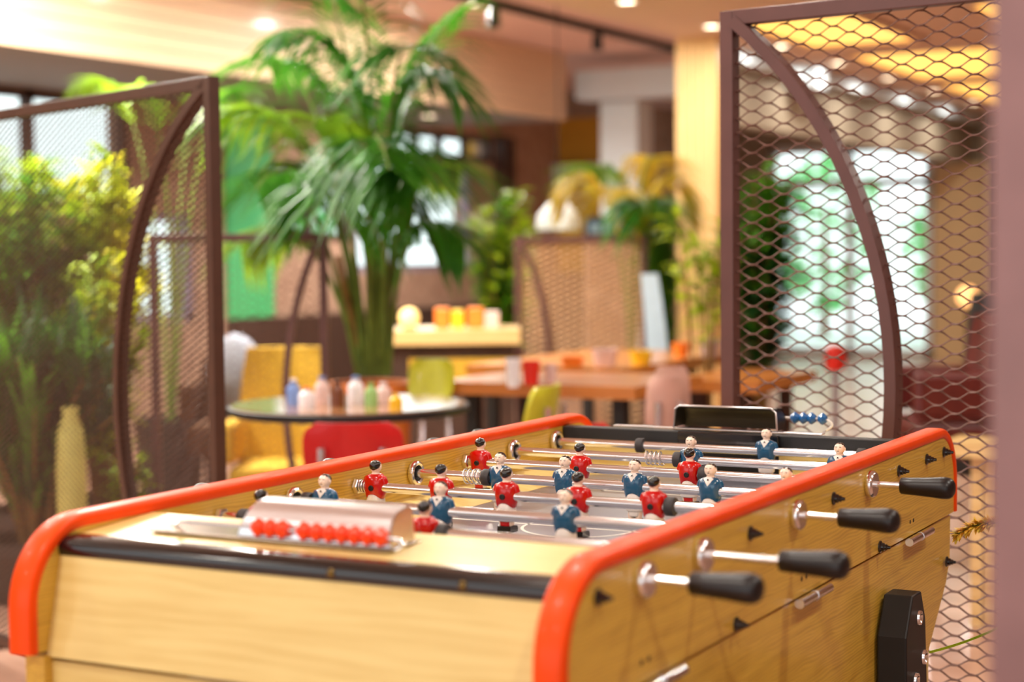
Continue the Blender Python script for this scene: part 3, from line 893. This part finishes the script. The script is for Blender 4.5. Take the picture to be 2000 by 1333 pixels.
def frond(parent, p0, p1, p2, mt, ll=0.3, n=30, wdt=0.02, droop=0.5, start=0.3, origin=Vector((0, 0, 0))):
    p0, p1, p2 = p0 - origin, p1 - origin, p2 - origin
    st = MB()
    st.tube([bez(p0, p1, p2, k / 16) for k in range(17)], 0.011, 6, 0.003)
    so = st.build('frond', M_gstem, parent)
    lv = MB()
    for k in range(n):
        t = start + (1 - start) * (k + 0.5) / n
        q = bez(p0, p1, p2, t)
        tg = (bez(p0, p1, p2, min(1, t + 0.02)) - bez(p0, p1, p2, t - 0.02)).normalized()
        sd = tg.cross(Vector((0, 0, 1)))
        if sd.length < 0.2: sd = tg.cross(Vector(RT))
        sd = sd.normalized()
        L = ll * (0.45 + 0.75 * math.sin(PI * (0.12 + 0.8 * (t - start) / (1 - start)))) * R.uniform(0.85, 1.1)
        for s_ in (-1, 1):
            dd = sd * s_ * 0.85 + tg * 0.75 + Vector((0, 0, R.uniform(-0.1, 0.12)))
            leaf(lv, q, dd, L, wdt, droop * R.uniform(0.7, 1.3), segs=3)
    lv.build('leaflets', mt, so, smooth=False)
    return so

def pot_mesh(r_top, r_bot, h, lip=0.02):
    return MB().lathe([(0.001, 0), (r_bot, 0), (r_top * 0.97, h - 0.05), (r_top, h - 0.045), (r_top, h), (r_top - lip, h), (r_top - lip, h - 0.05), (0.001, h - 0.05)], 28)

# centre palm in a tall orange planter
D0 = 6.5
base = gp(722, D0)
pm = thing('potted_palm', 'large kentia palm in a tall orange planter behind the round table', 'palm', base)
pot_mesh(0.16, 0.12, 0.74).build('planter', M_pot, pm)
MB().lathe([(0.001, 0.692), (0.138, 0.692), (0.138, 0.70), (0.001, 0.712)], 20).build('soil', M_soil, pm)
FR = [  # root px, control px, tip px, tip depth offset, material, leaflet length
    ((745, 735), (735, 150), (905, 10), 0.3, 'palm', .30),
    ((735, 735), (770, 60), (560, 60), -.2, 'palm', .34),
    ((730, 735), (735, 10), (690, -70), -.4, 'palm', .30),
    ((715, 735), (640, 130), (430, 215), 0.1, 'palm_light', .36),
    ((710, 735), (600, 330), (470, 480), 0.3, 'palm_light', .24),
    ((760, 735), (775, 330), (905, 470), -.2, 'palm', .22),
    ((700, 735), (600, 220), (500, 370), -.4, 'palm', .30),
    ((740, 735), (690, 190), (650, 390), -.6, 'palm', .32),
    ((750, 735), (745, 170), (840, 330), -.5, 'palm', .32),
    ((725, 735), (700, 100), (760, 330), -.75, 'palm', .30),
    ((755, 735), (760, 250), (900, 330), .4, 'palm_light', .26),
    ((705, 735), (640, 80), (515, 110), .5, 'palm', .32),
    ((748, 735), (730, 60), (870, 150), -.1, 'palm', .32),
    ((742, 735), (700, 20), (620, -30), .2, 'palm', .34),
    ((738, 735), (760, 40), (800, 90), -.6, 'palm', .3),
    ((728, 735), (650, 240), (560, 330), .2, 'palm', .3),
    ((752, 735), (770, 200), (810, 420), .1, 'palm', .3),
    ((718, 735), (660, 120), (610, 250), -.3, 'palm_light', .32),
]
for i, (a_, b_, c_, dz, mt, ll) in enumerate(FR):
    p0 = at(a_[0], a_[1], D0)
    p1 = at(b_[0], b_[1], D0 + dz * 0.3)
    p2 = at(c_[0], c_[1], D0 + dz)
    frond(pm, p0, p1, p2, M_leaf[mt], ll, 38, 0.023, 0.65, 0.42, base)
for x0, x1, y1 in ((690, 660, 500), (742, 738, 470), (765, 742, 480), (752, 715, 440)):
    q0, q1 = at(x0 + (725 - x0) * 0.4, 735, D0 + 0.03) - base, at(x1, y1, D0) - base
    MB().tube([q0, (q0 + q1) / 2 + Vector((0.01, 0, 0)), q1], 0.019, 8, 0.012).build('cane', M_stem, pm)

def shrub(label, px, depth, h, spread, stems, leaves, mt, ll, lw, pot=None, group='green plants around the room', z0=0.0, lift=0.3, top_mt=None, cat='shrub', name='leafy_shrub', bare=0.12):
    b = gp(px, depth)
    t = thing(name, label, cat, b, 0, group)
    zb = z0
    if pot:
        pot_mesh(pot, pot * 0.8, 0.22).build('planter', M_dpot, t)
        zb = 0.16
    for k in range(stems):
        a_ = R.uniform(0, 2 * PI)
        rr = spread * math.sqrt(R.uniform(0.05, 1))
        hh = h * R.uniform(0.7, 1.0)
        p0 = Vector((0.25 * rr * math.cos(a_) * 0.5, 0.25 * rr * math.sin(a_) * 0.5, zb))
        p2 = Vector((rr * math.cos(a_), rr * math.sin(a_), hh))
        p1 = Vector((p0.x * 0.6 + p2.x * 0.4, p0.y * 0.6 + p2.y * 0.4, zb + (hh - zb) * 0.75))
        st = MB().tube([bez(p0, p1, p2, i / 6) for i in range(7)], 0.008, 5, 0.003).build('stem', M_stem, t)
        lv = MB()
        for i in range(leaves):
            u = bare + (1 - bare) * (i + R.random()) / leaves
            q = bez(p0, p1, p2, min(1, u))
            al = R.uniform(0, 2 * PI)
            leaf(lv, q, Vector((math.cos(al), math.sin(al), lift + R.uniform(-0.3, 0.5))), ll * R.uniform(0.7, 1.2), lw * R.uniform(0.8, 1.2), R.uniform(0, 0.5))
        m_ = top_mt if (top_mt and k % 2) else mt
        lv.build('leaves', m_, st, smooth=False)
    return t
shrub('tall olive-green bushy shrub behind the left mesh screen', 60, 6.9, 1.66, 0.36, 44, 70, M_leaf['lime'], 0.13, 0.042, 0.22, top_mt=M_leaf['mid'])
shrub('bright yellow-green leaved shrub at the middle of the left screen', 215, 7.2, 1.58, 0.22, 16, 22, M_leaf['yellow'], 0.19, 0.07, 0.2, bare=0.72, lift=0.6)
shrub('green feathery shrub beside the bent bar of the left screen', 190, 6.6, 1.25, 0.18, 20, 60, M_leaf['lime'], 0.12, 0.038, 0.16, top_mt=M_leaf['yellow'], bare=0.3)
shrub('dark green upright grass clump at the lower left corner', 60, 6.2, 0.9, 0.3, 44, 34, M_leaf['mid'], 0.3, 0.024, 0.2, lift=2.2, cat='grass', name='grass_clump', top_mt=M_leaf['dark'])
shrub('small lime bush low behind the left screen', 235, 6.3, 0.5, 0.09, 10, 22, M_leaf['lime'], 0.08, 0.03, 0.1)
shrub('bushy green plant left of the low mesh divider', 985, 9.9, 1.56, 0.20, 20, 50, M_leaf['mid'], 0.14, 0.045, 0.2, top_mt=M_leaf['lime'], bare=0.4)
shrub('slender green plant in front of the timber column', 1292, 9.3, 1.32, 0.09, 12, 46, M_leaf['mid'], 0.2, 0.03, 0.14, lift=1.6, bare=0.3)
shrub('loose yellow-green plant beside the screen post by the column', 1375, 7.4, 1.42, 0.12, 8, 18, M_leaf['lime'], 0.14, 0.04, 0.14, bare=0.6)
shrub('tall green plant seen through the left edge of the tall screen', 1480, 8.1, 1.66, 0.17, 20, 50, M_leaf['mid'], 0.17, 0.045, 0.2, top_mt=M_leaf['dark'], bare=0.35)
# palm near the column, golden light painted into its frond colours
b2 = gp(1235, 9.6)
p2_ = thing('potted_palm', 'drooping palm with yellow light painted into its fronds in front of the white pillar', 'palm', b2)
pot_mesh(0.17, 0.13, 0.45).build('planter', M_dpot, p2_)
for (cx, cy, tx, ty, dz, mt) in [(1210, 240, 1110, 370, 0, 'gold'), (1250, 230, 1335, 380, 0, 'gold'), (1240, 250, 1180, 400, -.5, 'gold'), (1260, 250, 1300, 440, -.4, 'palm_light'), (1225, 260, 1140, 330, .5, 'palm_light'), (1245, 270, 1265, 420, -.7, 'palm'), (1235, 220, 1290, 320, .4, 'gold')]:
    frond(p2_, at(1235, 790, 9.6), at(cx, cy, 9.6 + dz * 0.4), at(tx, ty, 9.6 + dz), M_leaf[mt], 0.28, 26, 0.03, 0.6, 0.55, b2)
# pale palm frond over the left screen
b3 = gp(330, 8.2)
p3_ = thing('potted_palm', 'yellowing palm whose fronds arch over the top of the left screen', 'palm', b3)
pot_mesh(0.17, 0.13, 0.45).build('planter', M_dpot, p3_)
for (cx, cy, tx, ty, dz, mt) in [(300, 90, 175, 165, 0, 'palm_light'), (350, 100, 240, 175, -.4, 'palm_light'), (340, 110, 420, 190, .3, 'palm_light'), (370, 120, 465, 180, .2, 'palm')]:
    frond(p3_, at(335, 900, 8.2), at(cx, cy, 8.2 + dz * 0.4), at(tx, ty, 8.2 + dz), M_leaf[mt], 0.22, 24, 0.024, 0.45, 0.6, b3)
# ornamental grass at the right edge, one seed spike and one thin blade in view
b4 = gp(2075, 2.75)
g4 = thing('grass_plant', 'ornamental grass whose yellow spike leans into the lower right edge', 'grass', b4)
pot_mesh(0.14, 0.11, 0.5).build('planter', M_dpot, g4)
M_spike = mat('yellow_seed_spike', (236, 168, 40), 0.7, vary=0.25, scale=120, c2=(214, 196, 70))
sp = [at(2080, 1180, 2.75) - b4, at(2000, 960, 2.75) - b4, at(1868, 1046, 2.75) - b4]
so = MB().tube([bez(*sp, k / 12) for k in range(13)], 0.002, 6).build('stalk', M_gstem, g4)
lv = MB()
for k in range(420):
    u = 0.5 + 0.5 * k / 420
    q = bez(*sp, u); tg = bez(*sp, min(1, u + 0.02)) - bez(*sp, u - 0.02)
    leaf(lv, q, tg.normalized() + Vector((R.uniform(-.8, .8), R.uniform(-.8, .8), R.uniform(-.8, .8))), 0.016, 0.006)
lv.build('seed_spike', M_spike, so, smooth=False)
for pts in ([(2070, 1150), (1960, 1240), (1815, 1275)], [(2080, 1150), (2150, 900), (2230, 1000)], [(2080, 1150), (2060, 800), (2120, 700)], [(2085, 1150), (2130, 1000), (2180, 1200)]):
    c3 = [at(x, y, 2.8) - b4 for x, y in pts]
    MB().bar([bez(*c3, k / 12) for k in range(13)], 0.004, 0.0012, (0, 0, 1)).build('blade', M_leaf['lime'], g4, smooth=False)

# greenery outside the glazing
def hedge(label, x, y, rx, ry, h, mt, n):
    t = thing('garden_tree', label, 'tree', (x, y, 0), 0, 'trees outside the windows')
    MB().tube([(0, 0, -0.1), (0.03, 0, h * 0.5), (0, 0, h * 0.8)], 0.07, 8, 0.03).build('trunk', M_stem, t)
    lv = MB()
    for k in range(n):
        a_, u = R.uniform(0, 2 * PI), R.uniform(-1, 1)
        rr = math.sqrt(1 - u * u) * R.uniform(0.6, 1)
        q = Vector((rx * rr * math.cos(a_), ry * rr * math.sin(a_), h * 0.62 + u * h * 0.45))
        leaf(lv, q, Vector((R.uniform(-1, 1), R.uniform(-1, 1), R.uniform(-0.6, 0.8))), 0.3, 0.13)
    lv.build('foliage', mt, t, smooth=False)['kind'] = 'stuff'
M_gl = mat('fresh_outdoor_leaf', (150, 226, 150), 0.6, vary=0.2, scale=3, c2=(104, 196, 108))
hedge('fresh green tree outside the left half of the far glazed door', -6.5, 21.6, 0.9, 0.8, 2.2, M_gl, 420)
hedge('fresh green tree outside the right half of the far glazed door', -4.4, 20.6, 0.75, 0.7, 1.8, M_gl, 360)
hedge('pale green tree outside the bright left window', -10.4, 14.0, 0.8, 1.2, 1.7, M_gl, 700)
plane_box('ground_outside', mat('pale_paving', (226, 228, 226), 0.8, vary=0.05), -14, 6, 17.2, 28, -0.1, -0.02)

# ------------------------------------------------------------------ furniture
M_rchair = mat('red_chair_shell', (206, 26, 30), 0.4, coat=0.2, vary=0.06)
M_gchair = mat('lime_chair_shell', (196, 196, 44), 0.42, coat=0.2, vary=0.06)
M_bchair = mat('blush_chair_shell', (206, 164, 150), 0.5, vary=0.06)
M_ochf = mat('ochre_fabric', (206, 164, 48), 0.85, vary=0.12, scale=60)
M_wick = mat('dark_wicker', (104, 68, 44), 0.8, vary=0.4, scale=70)
M_cush = mat('pale_blue_cushion', (168, 174, 192), 0.8)
M_leath = mat('oxblood_leather', (92, 24, 18), 0.4, vary=0.2)
M_oakt = wood('oak_table_top', (204, 128, 58), (166, 92, 34), 'x', 0.35, 6.0)
M_oakt2 = wood('oak_table_lengthwise', (212, 140, 64), (176, 102, 40), 'y', 0.3, 6.0)
M_counter = wood('pale_counter_top', (238, 204, 140), (216, 172, 100), 'x', 0.4, 5.0)
M_tube = mat('chrome_tube', (206, 198, 206), 0.25, 0.8)

def shell_chair(label, mt, loc, rz, w_=0.34, seat_z=0.44, back_top=0.78, back_h=0.2, group='shell chairs at the tables'):
    t = thing('dining_chair', label, 'chair', loc, rz, group)
    s_ = MB()
    rows = []
    for i in range(7):
        y = -0.17 + 0.34 * i / 6
        ring = [(x * w_ / 2 * (1 - 0.1 * (abs(i - 3) / 3) ** 2), y, seat_z + 0.018 * x * x + (0.02 if i == 6 else 0) * -1) for x in [-1 + 2 * k / 8 for k in range(9)]]
        rows.append(ring + [(x, y_, z - 0.014) for x, y_, z in ring[::-1]])
    s_.rings(rows)
    s_.build('seat', mt, t, angle=50)
    b_ = MB()
    rows = []
    for i in range(9):
        u = -1 + 2 * i / 8
        ww = w_ / 2 * (1 - 0.28 * abs(u) ** 5) * (1.0 if u > -0.4 else 1 + 0.12 * (u + 0.4))
        z = back_top - back_h / 2 + u * back_h / 2
        ring = [(x * ww, -0.19 + 0.035 * x * x - 0.02 * u, z) for x in [-1 + 2 * k / 10 for k in range(11)]]
        rows.append(ring + [(x, y_ + 0.013, z_) for x, y_, z_ in ring[::-1]])
    b_.rings(rows)
    b_.build('backrest', mt, t, angle=50)
    for sx in (-1, 1):
        MB().tube([(sx * w_ * 0.3, -0.13, seat_z - 0.02), (sx * w_ * 0.3, -0.196, seat_z + 0.08), (sx * w_ * 0.3, -0.2, back_top - back_h * 0.4)], 0.011, 8).build('upright', M_tube, t)
        for sy in (-1, 1):
            MB().tube([(sx * w_ * 0.34, sy * 0.12, seat_z - 0.014), (sx * w_ * 0.5, sy * 0.19, 0)], 0.011, 8).build('leg', M_tube, t)
    return t
VY = YAW                                         # chairs squared up to the picture turn by the camera yaw
shell_chair('red shell chair with its back to the football table, at the round table', M_rchair, gp(697, 4.98), -VY, 0.28, 0.44, 0.755, 0.17)
shell_chair('lime green shell chair behind the right side of the round table', M_gchair, gp(818, 6.2), PI - VY * 0.5, 0.17, 0.46, 0.83, 0.15)
shell_chair('lime green shell chair seen side-on by the wooden table', M_gchair, gp(968, 5.55), -VY + PI / 2 - 0.35, 0.26, 0.66 - 0.2, 0.80, 0.16)
shell_chair('red shell chair half hidden behind the far end of the left rail', M_rchair, gp(1112, 5.0), -VY + 0.2, 0.16, 0.44, 0.745, 0.12)
shell_chair('blush shell chair between the black legs of the long table', M_bchair, gp(1272, 5.6), -VY + 0.2, 0.12, 0.44, 0.83, 0.2)
shell_chair('second blush shell chair at the long table, right of the first', M_bchair, gp(1322, 6.05), -VY - 0.2, 0.12, 0.44, 0.83, 0.2)

def pedestal_round(label, loc, r, z):
    t = thing('round_table', label, 'table', loc)
    MB().lathe([(0.001, z - 0.03), (r - 0.01, z - 0.03), (r, z - 0.025), (r, z - 0.006), (r - 0.006, z - 0.004)], 40).build('edge', M_blackm, t)
    MB().lathe([(0.001, z - 0.004), (r - 0.012, z - 0.004), (r - 0.012, z), (0.001, z)], 40).build('tabletop', mat('glossy_round_top', (170, 120, 78), 0.12, coat=0.6), t)
    MB().lathe([(0.001, 0.02), (0.03, 0.02), (0.03, z - 0.03), (0.001, z - 0.03)], 16).build('column', M_blackm, t)
    MB().lathe([(0.001, 0), (0.24, 0), (0.23, 0.015), (0.04, 0.03), (0.001, 0.03)], 28).build('foot', M_blackm, t)
    return t
rtp = gp(680, 5.5)
pedestal_round('round dark-edged table with bottles behind the red chair', rtp, 0.38, 0.748)
M_bl = {'w': mat('white_ceramic', (236, 232, 238), 0.35), 'b': mat('blue_glass', (120, 150, 210), 0.2), 'br': mat('brown_bottle', (110, 60, 30), 0.25), 'y': mat('yellow_sauce', (240, 196, 40), 0.3),
        'g': mat('green_glass', (150, 196, 120), 0.2), 'p': mat('pink_label', (226, 196, 190), 0.4), 'r': mat('red_plastic', (222, 40, 26), 0.4), 'o': mat('orange_plastic', (240, 130, 40), 0.5)}
def bottle(label, loc, r, h, mt, cap, name='sauce_bottle', cat='bottle', group='bottles and jars on the round table'):
    h *= 0.72
    t = thing(name, label, cat, loc, 0, group)
    MB().lathe([(0.001, 0), (r, 0), (r, h * 0.62), (r * 0.85, h * 0.7), (r * 0.45, h * 0.82), (r * 0.42, h * 0.9), (0.001, h * 0.9)], 16).build('body', mt, t)
    MB().lathe([(0.001, h * 0.9), (r * 0.5, h * 0.9), (r * 0.5, h), (0.001, h)], 14).build('cap', cap, t)
for lb, px, dp, r, h, mt, cp in [('blue and white bottle leftmost on the round table', 572, 5.45, 0.022, 0.115, 'b', 'w'), ('white jar second from the left on the round table', 598, 5.35, 0.026, 0.09, 'w', 'o'),
        ('pale bottle left of centre on the round table', 628, 5.5, 0.024, 0.12, 'p', 'b'), ('brown bottle in the middle of the round table', 658, 5.4, 0.022, 0.11, 'br', 'br'),
        ('white bottle with pink label right of the brown bottle', 694, 5.5, 0.026, 0.12, 'w', 'b'), ('green glass bottle on the round table', 724, 5.4, 0.02, 0.1, 'g', 'g'),
        ('pale jar beside the green bottle', 748, 5.5, 0.024, 0.09, 'p', 'w'), ('small yellow sauce jar at the right of the bottles', 772, 5.32, 0.02, 0.06, 'y', 'y')]:
    q = gp(px, dp)
    bottle(lb, (q.x, q.y, 0.748), r, h, M_bl[mt], M_bl[cp])

def plank_table(label, x0, x1, y0, y1, z, mt, lm, along='x', legs=()):
    cx, cy = (x0 + x1) / 2, (y0 + y1) / 2
    t = thing('wooden_table', label, 'table', (cx, cy, 0), 0, 'wooden dining tables')
    k = 4
    for i in range(k):
        if along == 'x':
            s0 = y0 + (y1 - y0) * i / k
            MB().box(x0 - cx, x1 - cx, s0 - cy + 0.001, s0 + (y1 - y0) / k - cy - 0.001, z - 0.045, z).build('plank', mt, t, smooth=False)
        else:
            s0 = x0 + (x1 - x0) * i / k
            MB().box(s0 - cx + 0.001, s0 + (x1 - x0) / k - cx - 0.001, y0 - cy, y1 - cy, z - 0.045, z).build('plank', mt, t, smooth=False)
    for lx, ly in legs or ((x0 + 0.1, y0 + 0.1), (x1 - 0.1, y0 + 0.1), (x0 + 0.1, y1 - 0.1), (x1 - 0.1, y1 - 0.1)):
        MB().box(lx - cx - 0.022, lx - cx + 0.022, ly - cy - 0.022, ly - cy + 0.022, 0, z - 0.045).build('leg', lm, t, smooth=False)
    return t
plank_table('oak table nearer the camera behind the left rail', -2.15, -1.36, 3.72, 4.35, 0.75, M_oakt, M_blackm)
plank_table('long oak table on black legs in front of the timber column', -2.5, -1.78, 4.55, 5.78, 0.75, M_oakt2, M_blackm, 'y', ((-1.84, 4.68), (-1.84, 5.4), (-2.44, 4.68), (-2.44, 5.6)))
plank_table('brown table seen through the lower left of the tall screen', -1.55, -1.18, 4.45, 5.15, 0.72, M_oakt, M_dark)
def cup(label, loc, r, h, mt, name='cup', cat='cup', group='cups and bowls on the wooden tables'):
    t = MB().lathe([(0.001, 0), (r * 0.75, 0), (r, h), (r * 0.9, h), (r * 0.66, h * 0.1), (0.001, h * 0.1)], 18).build(name, mt)
    t.location = loc
    return tag(t, label, cat, group)
for lb, px, dp, z, r, h, mt, nm in [('red cup on the nearer oak table', 1037, 6.15, 0.75, 0.033, 0.085, 'r', 'cup'), ('white cup left of the red cup', 1002, 6.05, 0.75, 0.026, 0.1, 'w', 'cup'), ('pale pink glass right of the red cup', 1076, 6.2, 0.75, 0.022, 0.07, 'p', 'cup'),
        ('orange bowl at the left of the long oak table', 1118, 7.1, 0.75, 0.05, 0.04, 'o', 'bowl'), ('cream bowl in the middle of the long oak table', 1182, 7.1, 0.75, 0.055, 0.07, 'p', 'bowl'), ('cream bowl at the near edge of the long oak table', 1252, 7.2, 0.75, 0.05, 0.055, 'y', 'bowl'),
        ('cream cup beside the screen post on the long table', 1388, 7.6, 0.75, 0.045, 0.08, 'p', 'cup'), ('pale cup farther along the long table', 1330, 7.7, 0.75, 0.04, 0.06, 'o', 'cup')]:
    q = gp(px, dp)
    cup(lb, (q.x, q.y, z), r, h, M_bl[mt], nm, nm)

# serving counter with crates
c0, c1 = gp(765, 8.7), gp(1000, 8.7)
cx, cy = (c0.x + c1.x) / 2, (c0.y + c1.y) / 2
t = thing('serving_counter', 'serving counter with pale wooden top behind the palm', 'counter', (cx, cy, 0), -YAW)
MB().box(-0.36, 0.34, -0.25, 0.25, 0.77, 0.84).build('worktop', M_counter, t, smooth=False)
MB().box(-0.33, 0.31, -0.2, 0.22, 0.0, 0.77).build('carcass', M_dark, t, smooth=False)
MB().box(-0.2, 0.33, -0.235, -0.2, 0.58, 0.70).build('shelf_front', M_ochf, t, smooth=False)
for k, (lb, px, mt, w_, h) in enumerate([('orange box on the counter, leftmost', 865, 'o', 0.07, 0.1), ('yellow box on the counter', 895, 'y', 0.06, 0.09), ('orange box on the counter, third from the left', 930, 'o', 0.08, 0.1), ('pink box on the counter, rightmost', 962, 'p', 0.07, 0.08)]):
    q = gp(px, 8.7)
    bx = MB().box(-w_ / 2, w_ / 2, -0.06, 0.06, 0, h).build('food_box', M_bl[mt], smooth=False, bevel=0.006)
    bx.location = (q.x, q.y, 0.84)
    bx.rotation_euler = (0, 0, -YAW)
    tag(bx, lb, 'box', 'boxes on the counter')
q = gp(800, 8.6)
gl = thing('globe_lamp', 'cream globe lamp at the left end of the counter', 'lamp', (q.x, q.y, 0.84))
MB().lathe([(0.001, 0), (0.035, 0), (0.03, 0.012), (0.001, 0.012)], 16).build('base', M_gold, gl)
MB().ell((0, 0, 0.058), 0.05, 0.05, 0.048, 20, 12).build('globe', lamp_mat('cream_globe_glow', (255, 216, 140), 0.7), gl)

# ochre armchair, wicker chair, lounge chair
def armchair(label, loc, rz, w_, d_, seat, back, mt, lm, cush=None, name='armchair'):
    t = thing(name, label, 'armchair', loc, rz, 'lounge chairs')
    MB().box(-w_ / 2, w_ / 2, -d_ / 2, d_ / 2, seat - 0.14, seat).build('seat', mt, t, smooth=False, bevel=0.03)
    rows = []
    for i in range(6):
        u = i / 5
        ww = w_ / 2 * (1.0 - 0.18 * u ** 3)
        z = seat - 0.02 + (back - seat + 0.02) * u
        r_ = [(x * ww, -d_ / 2 - 0.05 * u + 0.05 * x * x, z) for x in [-1 + 2 * k / 8 for k in range(9)]]
        rows.append(r_ + [(x, y + 0.07, z_) for x, y, z_ in r_[::-1]])
    MB().rings(rows).build('backrest', mt, t, angle=60)
    for sx in (-1, 1):
        MB().box(sx * w_ / 2 - 0.03, sx * w_ / 2 + 0.03, -d_ / 2 + 0.03, d_ / 2, seat + 0.01, seat + 0.17).build('armrest', mt, t, smooth=False, bevel=0.02)
        for sy in (-1, 1):
            MB().tube([(sx * w_ * 0.4, sy * d_ * 0.4, seat - 0.14), (sx * w_ * 0.44, sy * d_ * 0.45, 0)], 0.014, 8).build('leg', lm, t)
    if cush:
        MB().ell((0, -d_ / 2 + 0.1, seat + 0.2), w_ * 0.36, 0.06, 0.17, 16, 10).build('cushion', cush, t)
    return t
armchair('ochre upholstered armchair behind the left of the round table', gp(545, 6.9), PI - YAW, 0.36, 0.4, 0.40, 0.84, M_ochf, M_dark)
armchair('dark wicker chair with pale cushion beside the left screen post', gp(452, 7.6), PI - YAW, 0.34, 0.4, 0.5, 0.76, M_wick, M_dark, M_cush)
armchair('oxblood leather lounge chair behind the right part of the tall screen', gp(1862, 6.2), PI / 2 - YAW, 0.34, 0.36, 0.62, 0.98, M_leath, M_dark)
armchair('black high-backed chair behind the right edge of the tall screen', gp(1918, 6.6), -YAW + 0.3, 0.26, 0.34, 0.5, 1.05, M_blackm, M_dark)
plank_table('small yellow-brown table at the right edge beneath the lounge chairs', gp(1930, 5.6).x - 0.12, gp(1930, 5.6).x + 0.12, gp(1930, 5.6).y - 0.12, gp(1930, 5.6).y + 0.12, 0.6, M_counter, M_counter)
q = gp(1632, 8.0)
lt = thing('red_lantern', 'small red lantern standing before the bright far door', 'lantern', (q.x, q.y, 0.0))
MB().lathe([(0.001, 0), (0.12, 0), (0.12, 0.015), (0.018, 0.03), (0.018, 0.66), (0.001, 0.66)], 16).build('stand', M_tube, lt)
MB().lathe([(0.001, 0.66), (0.04, 0.66), (0.052, 0.7), (0.045, 0.76), (0.02, 0.775), (0.001, 0.775)], 18).build('lantern_body', M_bl['r'], lt)
q = gp(1890, 10.5)
gl = thing('floor_lamp', 'small warm globe lamp glowing behind the lounge chairs', 'lamp', (q.x, q.y, 0))
MB().lathe([(0.001, 0), (0.1, 0), (0.1, 0.015), (0.012, 0.03), (0.012, 0.86), (0.001, 0.86)], 14).build('pole', M_gold, gl)
MB().ell((0, 0, 0.92), 0.065, 0.065, 0.065, 20, 12).build('globe', lamp_mat('warm_globe_glow', (255, 190, 120), 1.0), gl)
# white pendant, dark display board and pale blue standing panel
q = at(1090, 420, 10.4)
pd = thing('pendant_lamp', 'broad white pendant shade left of the gold-tinted palm', 'lamp', (q.x, q.y, 0))
MB().lathe([(0.135, q.z - 0.09), (0.12, q.z), (0.06, q.z + 0.07), (0.012, q.z + 0.085), (0.012, q.z + 0.08), (0.055, q.z + 0.064), (0.115, q.z - 0.004), (0.131, q.z - 0.09)], 28).build('shade', M_pwhite, pd)
MB().tube([(0, 0, q.z + 0.08), (0, 0, 2.775)], 0.004, 6).build('cord', M_blackm, pd)
q = at(1190, 442, 10.9)
bd = thing('display_case', 'dark blue glass-fronted display case below the gold-tinted palm', 'display case', (q.x, q.y, 0), -YAW)
MB().box(-0.15, 0.15, -0.08, 0.12, 0, q.z - 0.06).build('cabinet', M_brown, bd, smooth=False)
MB().box(-0.15, 0.15, -0.08, 0.12, q.z - 0.06, q.z + 0.06).build('case', mat('dark_blue_case', (40, 52, 66), 0.3), bd, smooth=False)
for k in range(3):
    MB().box(-0.13 + 0.09 * k, -0.06 + 0.09 * k, -0.088, -0.081, q.z - 0.045, q.z + 0.02).build('pane', mat('blue_pane', (130, 160, 176), 0.2), bd, smooth=False)
q = gp(1275, 8.7)
sb = thing('standing_banner', 'pale blue curved banner standing left of the timber column', 'banner', (q.x, q.y, 0), -YAW)
rows = []
for i in range(9):
    u = i / 8
    x = 0.03 * math.sin(PI * u)
    r_ = [(x - 0.055, 0, 0.02 + 1.08 * u), (x + 0.055 * (1 - 0.5 * u ** 3), 0, 0.02 + 1.08 * u)]
    rows.append(r_ + [(a_[0], 0.02, a_[2]) for a_ in r_[::-1]])
MB().rings(rows).build('banner_cloth', mat('pale_blue_cloth', (196, 222, 240), 0.7, vary=0.05), sb, angle=60)
MB().box(-0.09, 0.09, -0.06, 0.08, 0, 0.02).build('foot', M_blackm, sb, smooth=False)
# pale stoneware jar among the plants
q = gp(134, 6.0)
vs = MB().lathe([(0.001, 0), (0.04, 0), (0.05, 0.2), (0.052, 0.48), (0.044, 0.62), (0.026, 0.67), (0.03, 0.7), (0.022, 0.7), (0.018, 0.66), (0.001, 0.65)], 24).build('stoneware_jar', mat('pale_stoneware', (214, 208, 118), 0.6))
vs.location = q
tag(vs, 'tall pale stoneware jar among the shrubs on the left', 'jar')
